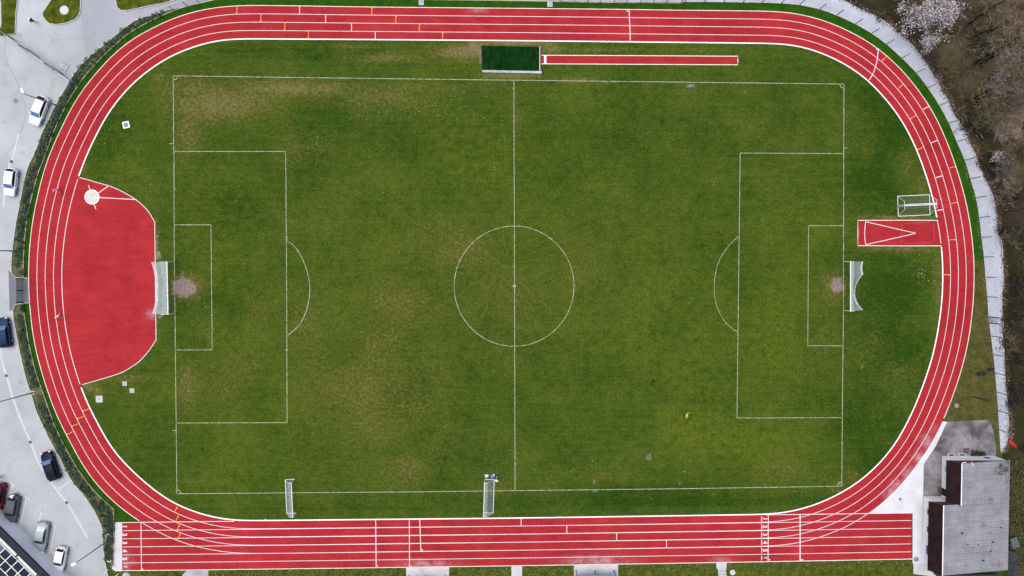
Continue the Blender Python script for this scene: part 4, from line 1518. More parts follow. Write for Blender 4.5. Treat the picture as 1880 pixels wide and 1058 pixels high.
def make_car(label, px, py, fx, fy, pmat, L=4.3, Wd=1.78, Hh=1.48, kind='hatch', wind=None, rear=None):
    c_ = W(px, py)
    f_ = W(px+fx, py+fy)-c_
    rz = math.atan2(f_.y, f_.x)
    g_ = thing('parked_car', label, 'car', c_, rz, 'cars parked on the road and car park')
    wind = wind or M['skyglass']; rear = rear or M['glass']
    hw = Wd/2
    m_ = MB()
    if kind == 'sedan':
        sts = [(.50,.58,.52),(.485,.74,.62),(.45,.88,.70),(.36,.97,.78),(.24,1.0,.86),(.15,1.0,.92),(-.1,1.0,.95),(-.3,1.0,.97),(-.40,.98,.98),(-.46,.92,.94),(-.49,.82,.84),(-.50,.7,.6)]
        cab = [(.19,.90,.86,.84),(.06,Hh-.07,.85,.70),(-.06,Hh,.85,.69),(-.22,Hh-.04,.84,.68),(-.41,.98,.82,.78)]
    else:
        sts = [(.50,.58,.55),(.485,.74,.66),(.45,.88,.75),(.36,.97,.84),(.26,1.0,.91),(.17,1.0,.96),(-.1,1.0,.98),(-.3,1.0,1.0),(-.42,.97,1.0),(-.47,.90,.96),(-.495,.80,.84),(-.50,.72,.6)]
        cab = [(.23,.94,.86,.84),(.08,Hh-.08,.86,.72),(-.08,Hh,.86,.71),(-.36,Hh-.07,.84,.69),(-.475,.98,.80,.72)]
    rings = []
    for x, w, z in sts:
        w *= hw
        rings.append([(x*L, -w*.86, .20), (x*L, -w*.99, .34), (x*L, -w, .58), (x*L, -w*.95, z-.08), (x*L, -w*.78, z), (x*L, 0, z+.03),
                      (x*L, w*.78, z), (x*L, w*.95, z-.08), (x*L, w, .58), (x*L, w*.99, .34), (x*L, w*.86, .20)][::-1])
    loft(m_, rings)
    rings = []
    zb = .86
    for x, z, wb, wt in cab:
        rings.append([(x*L, -hw*wb, zb), (x*L, -hw*(wb*.4+wt*.6), zb+(z-zb)*.6), (x*L, -hw*wt, z-.02), (x*L, -hw*wt*.6, z+.02), (x*L, 0, z+.03),
                      (x*L, hw*wt*.6, z+.02), (x*L, hw*wt, z-.02), (x*L, hw*(wb*.4+wt*.6), zb+(z-zb)*.6), (x*L, hw*wb, zb)][::-1])
    loft(m_, rings)
    body = m_.build('body', pmat, g_, smooth=True)
    me = body.data
    try:
        me.set_sharp_from_angle(angle=R(38))
    except Exception:
        pass

    def pane(name, a, b, mat, i0=.08, i1=.9):
        # glass panel between two cabin stations
        (xa, za, wba, wta), (xb, zb_, wbb, wtb) = a, b
        q = MB()
        def row(t):
            x = xa+(xb-xa)*t; z = za+(zb_-za)*t+.045
            w = hw*(wta+(wtb-wta)*t)*.90
            return [(x*L, -w, z-.035), (x*L, -w*.5, z), (x*L, w*.5, z), (x*L, w, z-.035)]
        r0, r1, r2 = row(i0), row((i0+i1)/2), row(i1)
        lift = Vector((0, 0, .012))
        q.add([Vector(p)+lift for p in r0+r1+r2], [(0, 1, 5, 4), (1, 2, 6, 5), (2, 3, 7, 6), (4, 5, 9, 8), (5, 6, 10, 9), (6, 7, 11, 10)])
        return q.build(name, mat, g_, smooth=True)
    pane('windscreen', cab[0], cab[1], wind, .06, .93)
    pane('rear_window', cab[3], cab[4], rear, .10, .86)
    for s in (-1, 1):
        q = MB()
        lo, hi = [], []
        stations = [(cab[0][0]-.05, .30), (cab[1][0], .86), (cab[2][0], .9), (cab[3][0]+.02, .86), ((cab[3][0]*.45+cab[4][0]*.55), .36)]
        zt = [cab[0][1]+(cab[1][1]-cab[0][1])*.33, cab[1][1], cab[2][1], cab[3][1], cab[3][1]*.5+cab[4][1]*.5]
        for (x, fr_), z in zip(stations, zt):
            wb, wt = cab[2][2], cab[2][3]
            yl = hw*(wb*.84+wt*.16)+.018
            za = zb+.11
            zc = zb+(Hh-zb)*max(.22, min(.92, (z-zb)/(Hh-zb)*.93))
            yh = hw*(wb+(wt-wb)*((zc-zb)/(Hh-zb)))+.022
            lo.append((x*L, s*yl, za)); hi.append((x*L, s*yh, zc))
        k_ = len(lo)
        fs_ = [(i, i+1, k_+i+1, k_+i) for i in range(k_-1)]
        q.add(lo+hi, fs_ if s < 0 else [f[::-1] for f in fs_])
        q.build('side_window', M['glass'], g_)
        q = MB(); q.box((.17*L, s*(hw+.07), .98), (.12, .20, .13)); q.build('mirror', pmat, g_)
        q = MB(); q.box((.462*L, s*hw*.66, .68), (.22, .34, .12), -s*.45); q.build('headlight', M['lampglass'], g_)
        q = MB(); q.box((-.478*L, s*hw*.74, .86), (.12, .16, .18), s*.5); q.build('tail_light', M['redlens'], g_)
        for xw in (.31, -.30):
            q = MB()
            cy = s*(hw-.09)
            for ra_, rb_ in ((.32, .32),):
                q.tube((xw*L, cy-.11, .32), (xw*L, cy+.11, .32), ra_, rb_, 18)
            wh = q.build('wheel', M['black'], g_)
            q = MB(); q.tube((xw*L, cy+s*.10, .32), (xw*L, cy+s*.125, .32), .21, .18, 12)
            q.build('rim', M['rim'], wh)
    q = MB(); q.box((.497*L, 0, .42), (.06, Wd*.6, .14)); q.box((-.497*L, 0, .42), (.06, Wd*.62, .16))
    q.build('bumper_trim', M['black'], g_)
    q = MB(); q.box((.512*L, 0, .50), (.02, .50, .11)); q.box((-.512*L, 0, .62), (.02, .50, .11))
    q.build('number_plate', M['white'], g_)
    return g_


WHITE = paint('white car paint', (0.74, 0.75, 0.77))
make_car('white hatchback parked on the left road beside the upper hedge, under the lamp post', 76, 205, -20, 51, WHITE, 4.5, 1.82, 1.5)
make_car('small white hatchback parked at the left edge above the entrance gate', 24.5, 335.5, -4, 33, WHITE, 4.15, 1.74, 1.5)
make_car('dark blue hatchback cut by the left edge, parked below the entrance gate', 12.5, 610, -5, -35, paint('dark blue car paint', (0.015, 0.032, 0.07)), 4.5, 1.8, 1.5)
make_car('black estate car with red tail lights parked beside the lower hedge', 97, 853.5, -19, -52, paint('black car paint', (0.010, 0.012, 0.022)), 4.5, 1.84, 1.5, rear=M['glass'])
make_car('dark red car cut by the left edge in the car park', 2.0, 909.5, -9, 51, paint('dark red car paint', (0.13, 0.008, 0.02)), 4.2, 1.76, 1.48, wind=M['glass'], rear=M['glass'])
make_car('dark grey hatchback in the car park with a person at its back', 27, 933, -9, 51, paint('dark grey car paint', (0.085, 0.09, 0.105)), 4.2, 1.78, 1.48, wind=M['glass'])
make_car('silver saloon car parked between the grey hatchback and the small white car', 80, 984, -8.5, 50, paint('silver car paint', (0.27, 0.29, 0.32)), 4.7, 1.8, 1.45, 'sedan', wind=M['glass'], rear=M['paleglass'])
make_car('small white car parked beside the hatched triangle at the lower left', 114.5, 1024, -10, 49, WHITE, 3.8, 1.66, 1.42, wind=M['glass'])

# ------------------------------------------------------------------ people
SKIN = noisy('skin', (0.50, 0.30, 0.22), (0.58, 0.36, 0.27), 6, 0.6, local=True)
SHOE = noisy('shoe', (0.5, 0.5, 0.52), (0.7, 0.7, 0.7), 6, 0.7, local=True)


def cloth(name, c):
    return noisy(name, tuple(x*.85 for x in c), c, 8, 0.9, local=True)


def person(label, px, py, face, pose, top, bottom, shoe, hair, hairkind='short', long_sleeve=False, long_leg=True):
    """one skinned body; face = pixel direction the person looks"""
    c_ = W(px, py)
    f_ = W(px+face[0], py+face[1])-c_
    rz = math.atan2(f_.y, f_.x)
    J = {'pelvis': (0, 0, .95), 'waist': (.0, 0, 1.10), 'chest': (.02, 0, 1.30), 'neck': (.03, 0, 1.48), 'head': (.05, 0, 1.58), 'crown': (.05, 0, 1.70),
         'sl': (.02, .17, 1.40), 'el': (0, .24, 1.14), 'wl': (.08, .25, .90), 'hl': (.10, .25, .82), 'sr': (.02, -.17, 1.40), 'er': (0, -.24, 1.14), 'wr': (.08, -.25, .90), 'hr': (.10, -.25, .82),
         'pl': (0, .09, .90), 'kl': (.03, .10, .50), 'al': (-.01, .10, .09), 'fl': (.14, .11, .04), 'pr': (0, -.09, .90), 'kr': (.03, -.10, .50), 'ar': (-.01, -.10, .09), 'fr': (.14, -.11, .04)}
    J.update(pose)
    E = [('pelvis', 'waist'), ('waist', 'chest'), ('chest', 'neck'), ('neck', 'head'), ('head', 'crown'), ('chest', 'sl'), ('sl', 'el'), ('el', 'wl'), ('wl', 'hl'),
         ('chest', 'sr'), ('sr', 'er'), ('er', 'wr'), ('wr', 'hr'), ('pelvis', 'pl'), ('pl', 'kl'), ('kl', 'al'), ('al', 'fl'), ('pelvis', 'pr'), ('pr', 'kr'), ('kr', 'ar'), ('ar', 'fr')]
    rad = {'pelvis': .145, 'waist': .125, 'chest': .185, 'neck': .06, 'head': .098, 'crown': .08, 's': .09, 'e': .06, 'w': .032, 'h': .04, 'p': .09, 'k': .06, 'a': .042, 'f': .04}
    names = list(J)
    me = bpy.data.meshes.new('body')
    me.from_pydata([J[n] for n in names], [(names.index(a), names.index(b)) for a, b in E], [])
    tmp = bpy.data.objects.new('tmp', me)
    col.objects.link(tmp)
    md = tmp.modifiers.new('s', 'SKIN')
    ss = tmp.modifiers.new('u', 'SUBSURF'); ss.levels = 1; ss.render_levels = 1
    for i, n in enumerate(names):
        r_ = rad.get(n, rad.get(n[0], .05))
        sv = me.skin_vertices[0].data[i]
        sv.radius = (r_, r_*(1.15 if n in ('chest', 'waist', 'pelvis') else 1))
        sv.use_root = (n == 'pelvis')
    bpy.context.view_layer.update()
    bm_ = bpy.data.meshes.new_from_object(tmp.evaluated_get(bpy.context.evaluated_depsgraph_get()))
    bpy.data.objects.remove(tmp)
    # fingers and nose join the same surface
    bb = bmesh.new(); bb.from_mesh(bm_)
    extra = MB()
    for s, h, w in ((1, 'hl', 'wl'), (-1, 'hr', 'wr')):
        hv, wv = Vector(J[h]), Vector(J[w])
        d = (hv-wv).normalized()
        side = Vector((1, 0, 0)) if abs(d.x) < .7 else Vector((0, 0, 1))
        lat = (side-d*side.dot(d)).normalized()
        for k, ln_ in enumerate((.065, .075, .072, .058)):
            b0 = hv+lat*(.03-.02*k)
            b1 = b0+d*ln_*.6; b2 = b1+(d*.8-Vector((0, s*.5, 0))).normalized()*ln_*.5
            extra.chain([b0, b1, b2], [.010, .009, .007], 5)
        b0 = hv-d*.03+lat*.035
        extra.chain([b0, b0+(lat+d*.6).normalized()*.04, b0+(lat*.6+d).normalized()*.07], [.012, .010, .008], 5)
    hd = Vector(J['head'])
    extra.ball(hd+Vector((.105, 0, .0)), .02, 6, (1, .8, 1.3))
    for s in (-1, 1):
        extra.ball(hd+Vector((.0, s*.10, .0)), .025, 6, (.7, .4, 1.2))
    n0 = len(bb.verts)
    vs_ = [bb.verts.new(p) for p in extra.v]
    for f in extra.f:
        try:
            bb.faces.new([vs_[i] for i in f])
        except ValueError:
            pass
    bb.to_mesh(bm_); bb.free()
    bm_.materials.clear()
    for m_ in (SKIN, top, bottom, shoe):
        bm_.materials.append(m_)
    segs = [(Vector(J[a]), Vector(J[b]), a, b) for a, b in E]

    def region(p):
        best, reg = 9, 0
        for a, b, na, nb in segs:
            ab = b-a
            t = max(0, min(1, (p-a).dot(ab)/max(ab.length_squared, 1e-9)))
            d = (p-(a+ab*t)).length-rad.get(nb, rad.get(nb[0], .05))
            if d < best:
                best = d
                if na in ('neck', 'head'): reg = 0
                elif nb in ('neck',): reg = 0 if t > .85 else 1
                elif nb in ('waist', 'chest', 'sl', 'sr'): reg = 2 if (nb == 'waist' and t < .35) else 1
                elif nb in ('el', 'er'): reg = 1 if (long_sleeve or t < .55) else 0
                elif nb in ('wl', 'wr'): reg = 1 if long_sleeve else 0
                elif nb in ('hl', 'hr'): reg = 0
                elif nb in ('pl', 'pr'): reg = 2
                elif nb in ('kl', 'kr'): reg = 2 if (long_leg or t < .6) else 0
                elif nb in ('al', 'ar'): reg = 2 if long_leg else 0
                else: reg = 3
        return reg
    bm_.polygons.foreach_set('material_index', [region(p.center) for p in bm_.polygons])
    bm_.polygons.foreach_set('use_smooth', [True]*len(bm_.polygons))
    bm_.name = 'body'
    root = thing('person', label, 'person', c_, rz)
    root.scale = (1.08,)*3
    o_ = bpy.data.objects.new('body', bm_); col.objects.link(o_); o_.parent = root
    m_ = MB()
    cr = Vector(J['head'])+Vector((-.015, 0, .045))
    n_, k_ = 14, 5
    vs2, fs2 = [], []
    for k in range(k_+1):
        ph = (math.pi*0.52)*k/k_
        for i in range(n_):
            t = 2*math.pi*i/n_
            vs2.append(cr+Vector((.118*math.sin(ph)*math.cos(t), .112*math.sin(ph)*math.sin(t), .125*math.cos(ph)-.01)))
    for k in range(k_):
        for i in range(n_):
            fs2.append((k*n_+i, (k+1)*n_+i, (k+1)*n_+(i+1) % n_, k*n_+(i+1) % n_))
    m_.add(vs2, fs2)
    if hairkind == 'cap':
        m_.add([cr+Vector((.08, -.08, .02)), cr+Vector((.20, -.06, .0)), cr+Vector((.20, .06, .0)), cr+Vector((.08, .08, .02))], [(0, 1, 2, 3)])
    elif hairkind == 'tail':
        m_.chain([cr+Vector((-.09, 0, .02)), cr+Vector((-.17, 0, -.02)), cr+Vector((-.19, 0, -.16))], [.035, .04, .015], 6)
    m_.build('cap' if hairkind == 'cap' else 'hair', hair, root, smooth=True)
    return root


run = {'pelvis': (0, 0, .93), 'waist': (.04, 0, 1.08), 'chest': (.09, 0, 1.27), 'neck': (.13, 0, 1.44), 'head': (.17, 0, 1.54), 'crown': (.18, 0, 1.66), 'sl': (.10, .17, 1.37), 'el': (-.12, .25, 1.18), 'wl': (.06, .24, 1.02), 'hl': (.13, .22, 1.03),
       'sr': (.10, -.17, 1.37), 'er': (.16, -.25, 1.12), 'wr': (.36, -.20, 1.22), 'hr': (.43, -.17, 1.26), 'pl': (.0, .09, .88), 'kl': (.28, .10, .62), 'al': (.30, .10, .20), 'fl': (.44, .11, .14), 'pr': (0, -.09, .88), 'kr': (-.06, -.10, .48), 'ar': (-.38, -.10, .30), 'fr': (-.40, -.10, .16)}
walk = {'kl': (.14, .10, .50), 'al': (.20, .10, .09), 'fl': (.34, .11, .05), 'kr': (-.06, -.10, .50), 'ar': (-.26, -.10, .12), 'fr': (-.13, -.11, .04), 'el': (-.10, .25, 1.16), 'wl': (-.06, .27, .92), 'hl': (-.04, .27, .84), 'er': (.10, -.25, 1.16), 'wr': (.24, -.24, .96), 'hr': (.29, -.24, .89)}
stand = {'kl': (.04, .14, .50), 'al': (.02, .16, .09), 'fl': (.16, .19, .04), 'kr': (.02, -.14, .50), 'ar': (-.02, -.16, .09), 'fr': (.12, -.20, .04)}
reach = {'waist': (.10, 0, 1.08), 'chest': (.27, 0, 1.20), 'neck': (.42, 0, 1.28), 'head': (.51, 0, 1.33), 'crown': (.58, 0, 1.42), 'sl': (.30, .18, 1.25), 'el': (.46, .24, 1.06), 'wl': (.66, .20, .98), 'hl': (.73, .19, .97), 'sr': (.30, -.18, 1.25), 'er': (.46, -.24, 1.06), 'wr': (.66, -.20, .98), 'hr': (.73, -.19, .97)}
DK = cloth('black fabric', (0.012, 0.012, 0.016)); PINK = cloth('pink shirt', (0.92, 0.12, 0.62)); WS = cloth('white shirt', (0.82, 0.82, 0.84)); YEL = cloth('yellow shirt', (0.88, 0.58, 0.01))
HB = cloth('brown hair', (0.10, 0.05, 0.03)); HP = cloth('blond hair', (0.62, 0.5, 0.38)); PS = cloth('pink cap cloth', (0.8, 0.25, 0.55))
person('person running in a pink top and black shorts on the left bend', 110.5, 349.3, (-2, 10), run, PINK, DK, SHOE, PS, 'cap', long_leg=False)
person('person running in a white top and black shorts beside the throwing area', 113.6, 579.5, (2, 10), run, WS, DK, SHOE, cloth('white cap cloth', (0.8, 0.74, 0.76)), 'cap', long_leg=False)
person('person in dark clothes and a white cap walking on the road at upper left', 67, 42, (-8, -5), walk, DK, DK, DK, WS, 'cap', True)
person('person in black clothes standing out on the pitch', 1196.5, 701, (8, 4), dict(stand, el=(.0,.34,1.16), wl=(.14,.38,.98), er=(.0,-.34,1.16), wr=(.14,-.38,.98), hl=(.18,.38,.91), hr=(.18,-.38,.91)), DK, DK, DK, HB, 'short', True)
person('person in a yellow top and black trousers on the pitch', 1256.5, 759.5, (7, 2), dict(walk, sl=(.02,.2,1.42), el=(.10,.36,1.2), wl=(.30,.34,1.12), sr=(.02,-.2,1.42), er=(.10,-.36,1.2), wr=(.30,-.34,1.12), hl=(.37,.33,1.11), hr=(.37,-.33,1.11)), YEL, DK, DK, HP, 'short', True)
person('person in a white top leaning over the back of the dark grey car', 33.5, 905.5, (-5, 4), reach, WS, DK, DK, HB)
person('person in dark trousers and white top standing at the left edge of the car park', 4.5, 875, (-6, -2), stand, WS, DK, DK, HB)

# ------------------------------------------------------------------ clubhouse, lower right
CB = W(1729, 838)
ch = thing('clubhouse', 'white walled clubhouse with dark brown front slope and pale corrugated roof at lower right', 'building', CB)
cb_ = Vector(CB)
he, hr_ = 2.8, 4.75
xw1, xw2 = W(1729, 870).x, W(1694.4, 980).x
xe = W(1824, 900).x
yn, ym, ys_ = W(1760, 837).y, W(1710, 911.3).y, W(1750, 1033).y
m_ = MB()
def prism_wall(x0, x1, y0, y1, h):
    m_.box(Vector(((x0+x1)/2, (y0+y1)/2, h/2))-cb_, (abs(x1-x0), abs(y1-y0), h))
prism_wall(xw1, xe, yn, ym-0.05, he)
prism_wall(xw2, xe-0.003, ym, ys_, he-0.003)
m_.build('wall', M['wall'], ch)
BROWN = None
k = NT('brown corrugated sheet', 0.8, 0.05)
wv = k.n('ShaderNodeTexWave'); wv.wave_type = 'BANDS'; wv.bands_direction = 'Y'; wv.inputs['Scale'].default_value = 1.6; wv.inputs['Distortion'].default_value = 0.3
k.put(wv.inputs['Vector'], k.obj())
cc = k.mix(k.rng(k.noise(1.0, 4, vec=k.obj()), .3, .7), (0.014, 0.007, 0.008), (0.030, 0.016, 0.015))
cc = k.mix(1.0, cc, k.mix(wv.outputs['Fac'], (0.7, 0.7, 0.7), (1.3, 1.3, 1.3)), 'MULTIPLY')
cc = k.mix(k.rng(k.noise(4, 4, 0.8, vec=k.obj()), .66, .78, 0, .5), cc, (0.15, 0.11, 0.09))
BROWN = k.color(cc)
BGABLE = noisy('brown gable boards', (0.075, 0.022, 0.028), (0.11, 0.035, 0.04), 1.5, 0.7, local=True)
k = NT('grey fibre cement roof', 0.9, 0.05)
wv = k.n('ShaderNodeTexWave'); wv.wave_type = 'BANDS'; wv.bands_direction = 'Y'; wv.inputs['Scale'].default_value = 0.98; wv.inputs['Distortion'].default_value = 0.25
k.put(wv.inputs['Vector'], k.obj())
cc = k.mix(k.rng(k.noise(.5, 5, 0.65, vec=k.obj()), .3, .7), (0.21, 0.21, 0.228), (0.32, 0.32, 0.338))
cc = k.mix(k.rng(wv.outputs['Fac'], 0.0, 0.5, .55, 0), cc, (0.12, 0.12, 0.14))
cc = k.mix(k.rng(k.noise(2.2, 5, 0.75, vec=k.scale(k.obj(), (1, 0.5, 1))), .55, .75, 0, .55), cc, (0.16, 0.155, 0.175))
br = k.n('ShaderNodeTexBrick'); br.offset = 0.0; br.inputs['Scale'].default_value = 1.0; br.inputs['Brick Width'].default_value = 1.45; br.inputs['Row Height'].default_value = 0.9; br.inputs['Mortar Size'].default_value = 0.02
br.inputs['Color1'].default_value = (1, 1, 1, 1); br.inputs['Color2'].default_value = (.9, .9, .92, 1); br.inputs['Mortar'].default_value = (.66, .66, .7, 1)
k.put(br.inputs['Vector'], k.obj())
cc = k.mix(1.0, cc, br.outputs['Color'], 'MULTIPLY')
stn = k.math('MULTIPLY', k.rng(k.noise(1.9, 5, 0.75, vec=k.obj()), .42, .58), k.math('MULTIPLY', k.attr('stain').outputs['Fac'], 2.0), True)
cc = k.mix(stn, cc, (0.07, 0.06, 0.055))
k.bump(wv.outputs['Fac'], 0.5, 0.04)
ROOF = k.color(cc)


def roof_section(x_eave, x_ridge, x_east, y0, y1, nm):
    ov = 0.05
    E0, E1 = Vector((x_eave, y0, he-0.02))-cb_, Vector((x_eave, y1, he-0.02))-cb_
    R0, R1 = Vector((x_ridge, y0, hr_))-cb_, Vector((x_ridge, y1, hr_))-cb_
    S0, S1 = Vector((x_east, y0, he))-cb_, Vector((x_east, y1, he))-cb_
    return E0, E1, R0, R1, S0, S1


xe_u, xr_u = W(1737.4, 880, he).x, W(1765.5, 880, hr_).x
xe_l, xr_l = W(1704.4, 980, he).x, W(1731.5, 980, hr_).x
xs_e = W(1851, 940, he).x
dn = Vector((0, 0, -0.08))
for nm, (xa, xb, y0, y1) in (('u', (xe_u, xr_u, yn+0.02, ym-0.0)), ('l', (xe_l, xr_l, ym+0.04, ys_-0.1))):
    E0, E1, R0, R1, S0, S1 = roof_section(xa, xb, xs_e, y0, y1, nm)
    m_ = MB(); m_.add([E0, E1, R1, R0, E0+dn, E1+dn, R1+dn, R0+dn], [(0, 1, 2, 3)[::-1], (4, 5, 6, 7), (0, 4, 5, 1), (0, 3, 7, 4), (1, 5, 6, 2)])
    m_.build('front_slope', BROWN, ch)
    # roof grid with stain attribute (lichen in the far corner)
    nU, nV = 24, 30
    vs_ = []
    for j in range(nV+1):
        for i in range(nU+1):
            u, v = i/nU, j/nV
            vs_.append(tuple((R0*(1-u)+S0*u)*(1-v)+(R1*(1-u)+S1*u)*v+Vector((0, 0, .012))))
    fs_ = np.array([(j*(nU+1)+i, (j+1)*(nU+1)+i, (j+1)*(nU+1)+i+1, j*(nU+1)+i+1) for j in range(nV) for i in range(nU)])
    o_ = grid_mesh('roof', np.array(vs_), fs_, ROOF)
    o_.parent = ch
    pp = to_px(np.array(vs_)+np.array(cb_))
    set_val(o_, 'stain', splats(pp, [(1844,858,12,14,1.0),(1835,868,9,9,.6),(1820,918,4,4,.5),(1803,965,9,3,.45),(1849,880,4,20,.5),(1805,1015,14,6,.25),(1830,1035,12,6,.3)]))
    m_ = MB(); m_.bar(R0+Vector((-.02, .02, .05)), R1+Vector((-.02, -.02, .05)), 0.13, 0.05)
    m_.build('ridge_flashing', M['wall'], ch)
    m_ = MB(); m_.bar(S0+Vector((.06, 0, -.06)), S1+Vector((.06, 0, -.06)), 0.12, 0.10)
    m_.build('gutter', M['manhole'], ch)
    # gable ends
    for yy, nrm in ((y0, 1), (y1, -1)):
        off = Vector((0, -nrm*0.03, 0))
        m_ = MB(); zt = -0.10
        a_ = [Vector((xa+0.1, yy, he-0.05))-cb_+off, Vector((xb, yy, hr_-0.06))-cb_+off, Vector((xs_e-0.2, yy, he-0.03))-cb_+off]
        b_ = [p+Vector((0, -nrm*0.08, 0)) for p in a_]
        m_.add(a_+b_, [(0, 1, 2), (5, 4, 3), (0, 3, 4, 1), (1, 4, 5, 2), (2, 5, 3, 0)])
        m_.build('gable', BGABLE, ch)
# fittings on the walls
def wall_box(name, x0, x1, y0, y1, z0, z1, mat):
    m_ = MB(); m_.box(Vector(((x0+x1)/2, (y0+y1)/2, (z0+z1)/2))-cb_, (abs(x1-x0), abs(y1-y0), abs(z1-z0)))
    return m_.build(name, mat, ch)


for (y0, y1) in ((996, 1012),):
    wall_box('sign', xw2-0.07, xw2-0.002, W(1700, y0).y, W(1700, y1).y, 1.1, 2.2, M['blue'])
for y0, y1 in ((930, 939), (962, 972), (880, 884)):
    xw = xw2 if y0 > 900 else xw1
    f_ = wall_box('window', xw-0.04, xw+0.05, W(1700, y0).y, W(1700, y1).y, 1.2, 2.3, M['navy'])
    m_ = MB(); m_.box(Vector((xw-0.05, (W(1700, y0).y+W(1700, y1).y)/2, 1.75))-cb_, (0.02, abs(W(1700, y0).y-W(1700, y1).y)-.12, .94))
    p_ = m_.build('pane', M['glass'], f_)
wall_box('shutter', xw1-0.05, xw1-0.002, W(1729, 853).y, W(1729, 863).y, 0.9, 1.9, M['paleglass'])
wall_box('doorway_shade', xw1-0.03, xw1+0.02, W(1729, 895).y, W(1729, 908).y, 0.02, 2.1, M['black'])  # flat black panel painting the darkness of the open door recess
wall_box('door_mat', W(1721.5, 900).x, xw1-0.1, W(1725, 893.5).y, W(1725, 906).y, 0.014, 0.034, M['iron'])
for i, x in enumerate((1738, 1758)):
    x0, x1 = W(x, 836).x, W(x+11.5, 836).x
    m_ = MB(); m_.box(Vector(((x0+x1)/2, yn+0.22, 0.2))-cb_, (x1-x0, 0.42, 0.4)); m_.build('light_well', M['paleconcrete'], ch)
    m_ = MB(); m_.box(Vector(((x0+x1)/2, yn+0.22, 0.405))-cb_, (x1-x0-0.2, 0.26, 0.02)); m_.build('grate', M['black'], ch)
wall_box('banner', W(1797, 840).x, W(1806, 840).x, yn+0.004, yn+0.05, 1.1, 1.9, M['blue'])
wall_box('floor_mat', W(1768, 830).x, W(1779.5, 830).x, W(1770, 822.5).y, W(1770, 833).y, 0.016, 0.04, M['iron'])
m_ = MB()
a_ = Vector((xr_u+.1, yn+.05, hr_-.05))-cb_
m_.chain([a_, a_+Vector((.1, .12, .1)), a_+Vector((.55, .1, .0))], [.06, .06, .05], 8); m_.tube(a_+Vector((1.5, .1, -.3)), a_+Vector((1.8, -.5, -.2)), .04, n=6)
m_.build('drain_pipe', M['white'], ch)
m_ = MB()
for x, y, s in ((1765.5,979,.36),(1776,1000,.2),(1795.5,1000,.18),(1822.5,995.5,.25),(1818.5,1012,.22),(1804.5,1029,.3),(1837,969,.2),(1817,978,.15)):
    u = (W(x, y, 3.6).x-xr_l)/(xs_e-xr_l); z = hr_+(he-hr_)*u
    m_.box(W(x, y, z)+Vector((0, 0, .06))-cb_, (s, s*.7, .08))
m_.build('roof_vent', M['black'], ch)
hp = random.Random(31); m_ = MB()
for _ in range(420):
    q = W(hp.uniform(1782, 1808), 836-abs(hp.gauss(0, 3.6)))
    m_.cur = 0 if hp.random() < .7 else 1
    leafcard(m_, q+Vector((0, 0, hp.uniform(.05, .35))), hp.uniform(.07, .16), hp, .4)
m_.cur = 0
tag(m_.build('creeping_plants', [noisy('shade plant leaf', (0.010, 0.014, 0.006), (0.02, 0.028, 0.01), 1, .8), noisy('olive plant leaf', (0.03, 0.04, 0.01), (0.05, 0.06, 0.015), 1, .8)]), 'low dark plants against the north wall of the clubhouse beside the floor mat', 'plant')
# pergola and dark lean-to behind
pg = thing('pergola', 'dark slatted pergola behind the clubhouse at the lower right corner', 'pergola', W(1848, 1040))
pgl = Vector(W(1848, 1040)); rp = random.Random(5)
P4 = [W(1850, 1012, 2.3), W(1867, 1016, 2.3), W(1868, 1070, 2.3), W(1850, 1070, 2.3)]
m_ = MB()
for a_, b_ in zip(P4, P4[1:]+P4[:1]):
    m_.bar(a_-pgl, b_-pgl, .1, .12)
for k in range(16):
    t = (k+.5)/16
    m_.bar(P4[0]*(1-t)+P4[3]*t-pgl, P4[1]*(1-t)+P4[2]*t-pgl, .16, .06)
m_.build('roof_slats', noisy('dark stained timber', (0.018, 0.02, 0.026), (0.045, 0.05, 0.06), 2, .7, local=True), pg)
for p in P4:
    m_ = MB(); m_.bar(Vector((p.x, p.y, 0))-pgl, p-pgl, .1, .1, Vector((1, 0, 0))); m_.build('post', M['darkpost'], pg)
m_ = MB(); m_.box(W(1770, 1052)+Vector((0, 0, .4)), (9.5, .12, .8)); m_.box(W(1770, 1053)+Vector((0, 0, .82)), (9.6, .2, .05))
tag(m_.build('low_fence', M['darkpost']), 'low dark fence along the ground below the clubhouse', 'fence')
m_ = MB()
for a_, b_, zz in (((1855,985),(1857,1000),.9),((1853,992),(1861,1008),.5)):
    m_.box((W(*a_)+W(*b_))/2+Vector((0, 0, zz/2)), (.9, .7, zz), .4)
m_.box(W(1856, 993)+Vector((0, 0, .95)), (1.1, 1.6, .06), .3)
tag(m_.build('garden_crate', noisy('weathered crate', (0.05, 0.07, 0.07), (0.1, 0.13, 0.12), 3, .8, local=True)), 'dull grey green crate beside the east wall of the clubhouse', 'crate')

# red shell, blue benches, pole
m_ = MB(); c_ = W(1859, 815.5)
ax = (W(1867, 823)-W(1851.5, 808)); rzz = math.atan2(ax.y, ax.x); ln_ = ax.length/2
vs_, fs_ = [], []
for k in range(9):
    t = -1+2*k/8; w = .42*math.sqrt(max(0.02, 1-t*t))*(1-.25*t)
    for j in range(5):
        s = -1+2*j/4
        vs_.append((t*ln_, w*s, .10+.22*(1-s*s)*(1-t*t*.5)))
for k in range(8):
    for j in range(4):
        fs_.append((k*5+j, (k+1)*5+j, (k+1)*5+j+1, k*5+j+1))
m_.add(vs_, fs_)
n_ = len(vs_)
o_ = m_.build('plastic_shell', noisy('red plastic', (0.26, 0.016, 0.012), (0.36, 0.026, 0.018), 2, .4, local=True), smooth=True)
sd = o_.modifiers.new('t', 'SOLIDIFY'); sd.thickness = .04
o_.location = c_; o_.rotation_euler = (0, 0, rzz)
tag(o_, 'bright red oblong plastic shell lying on dark ground near the end of the gravel path', 'plastic shell')


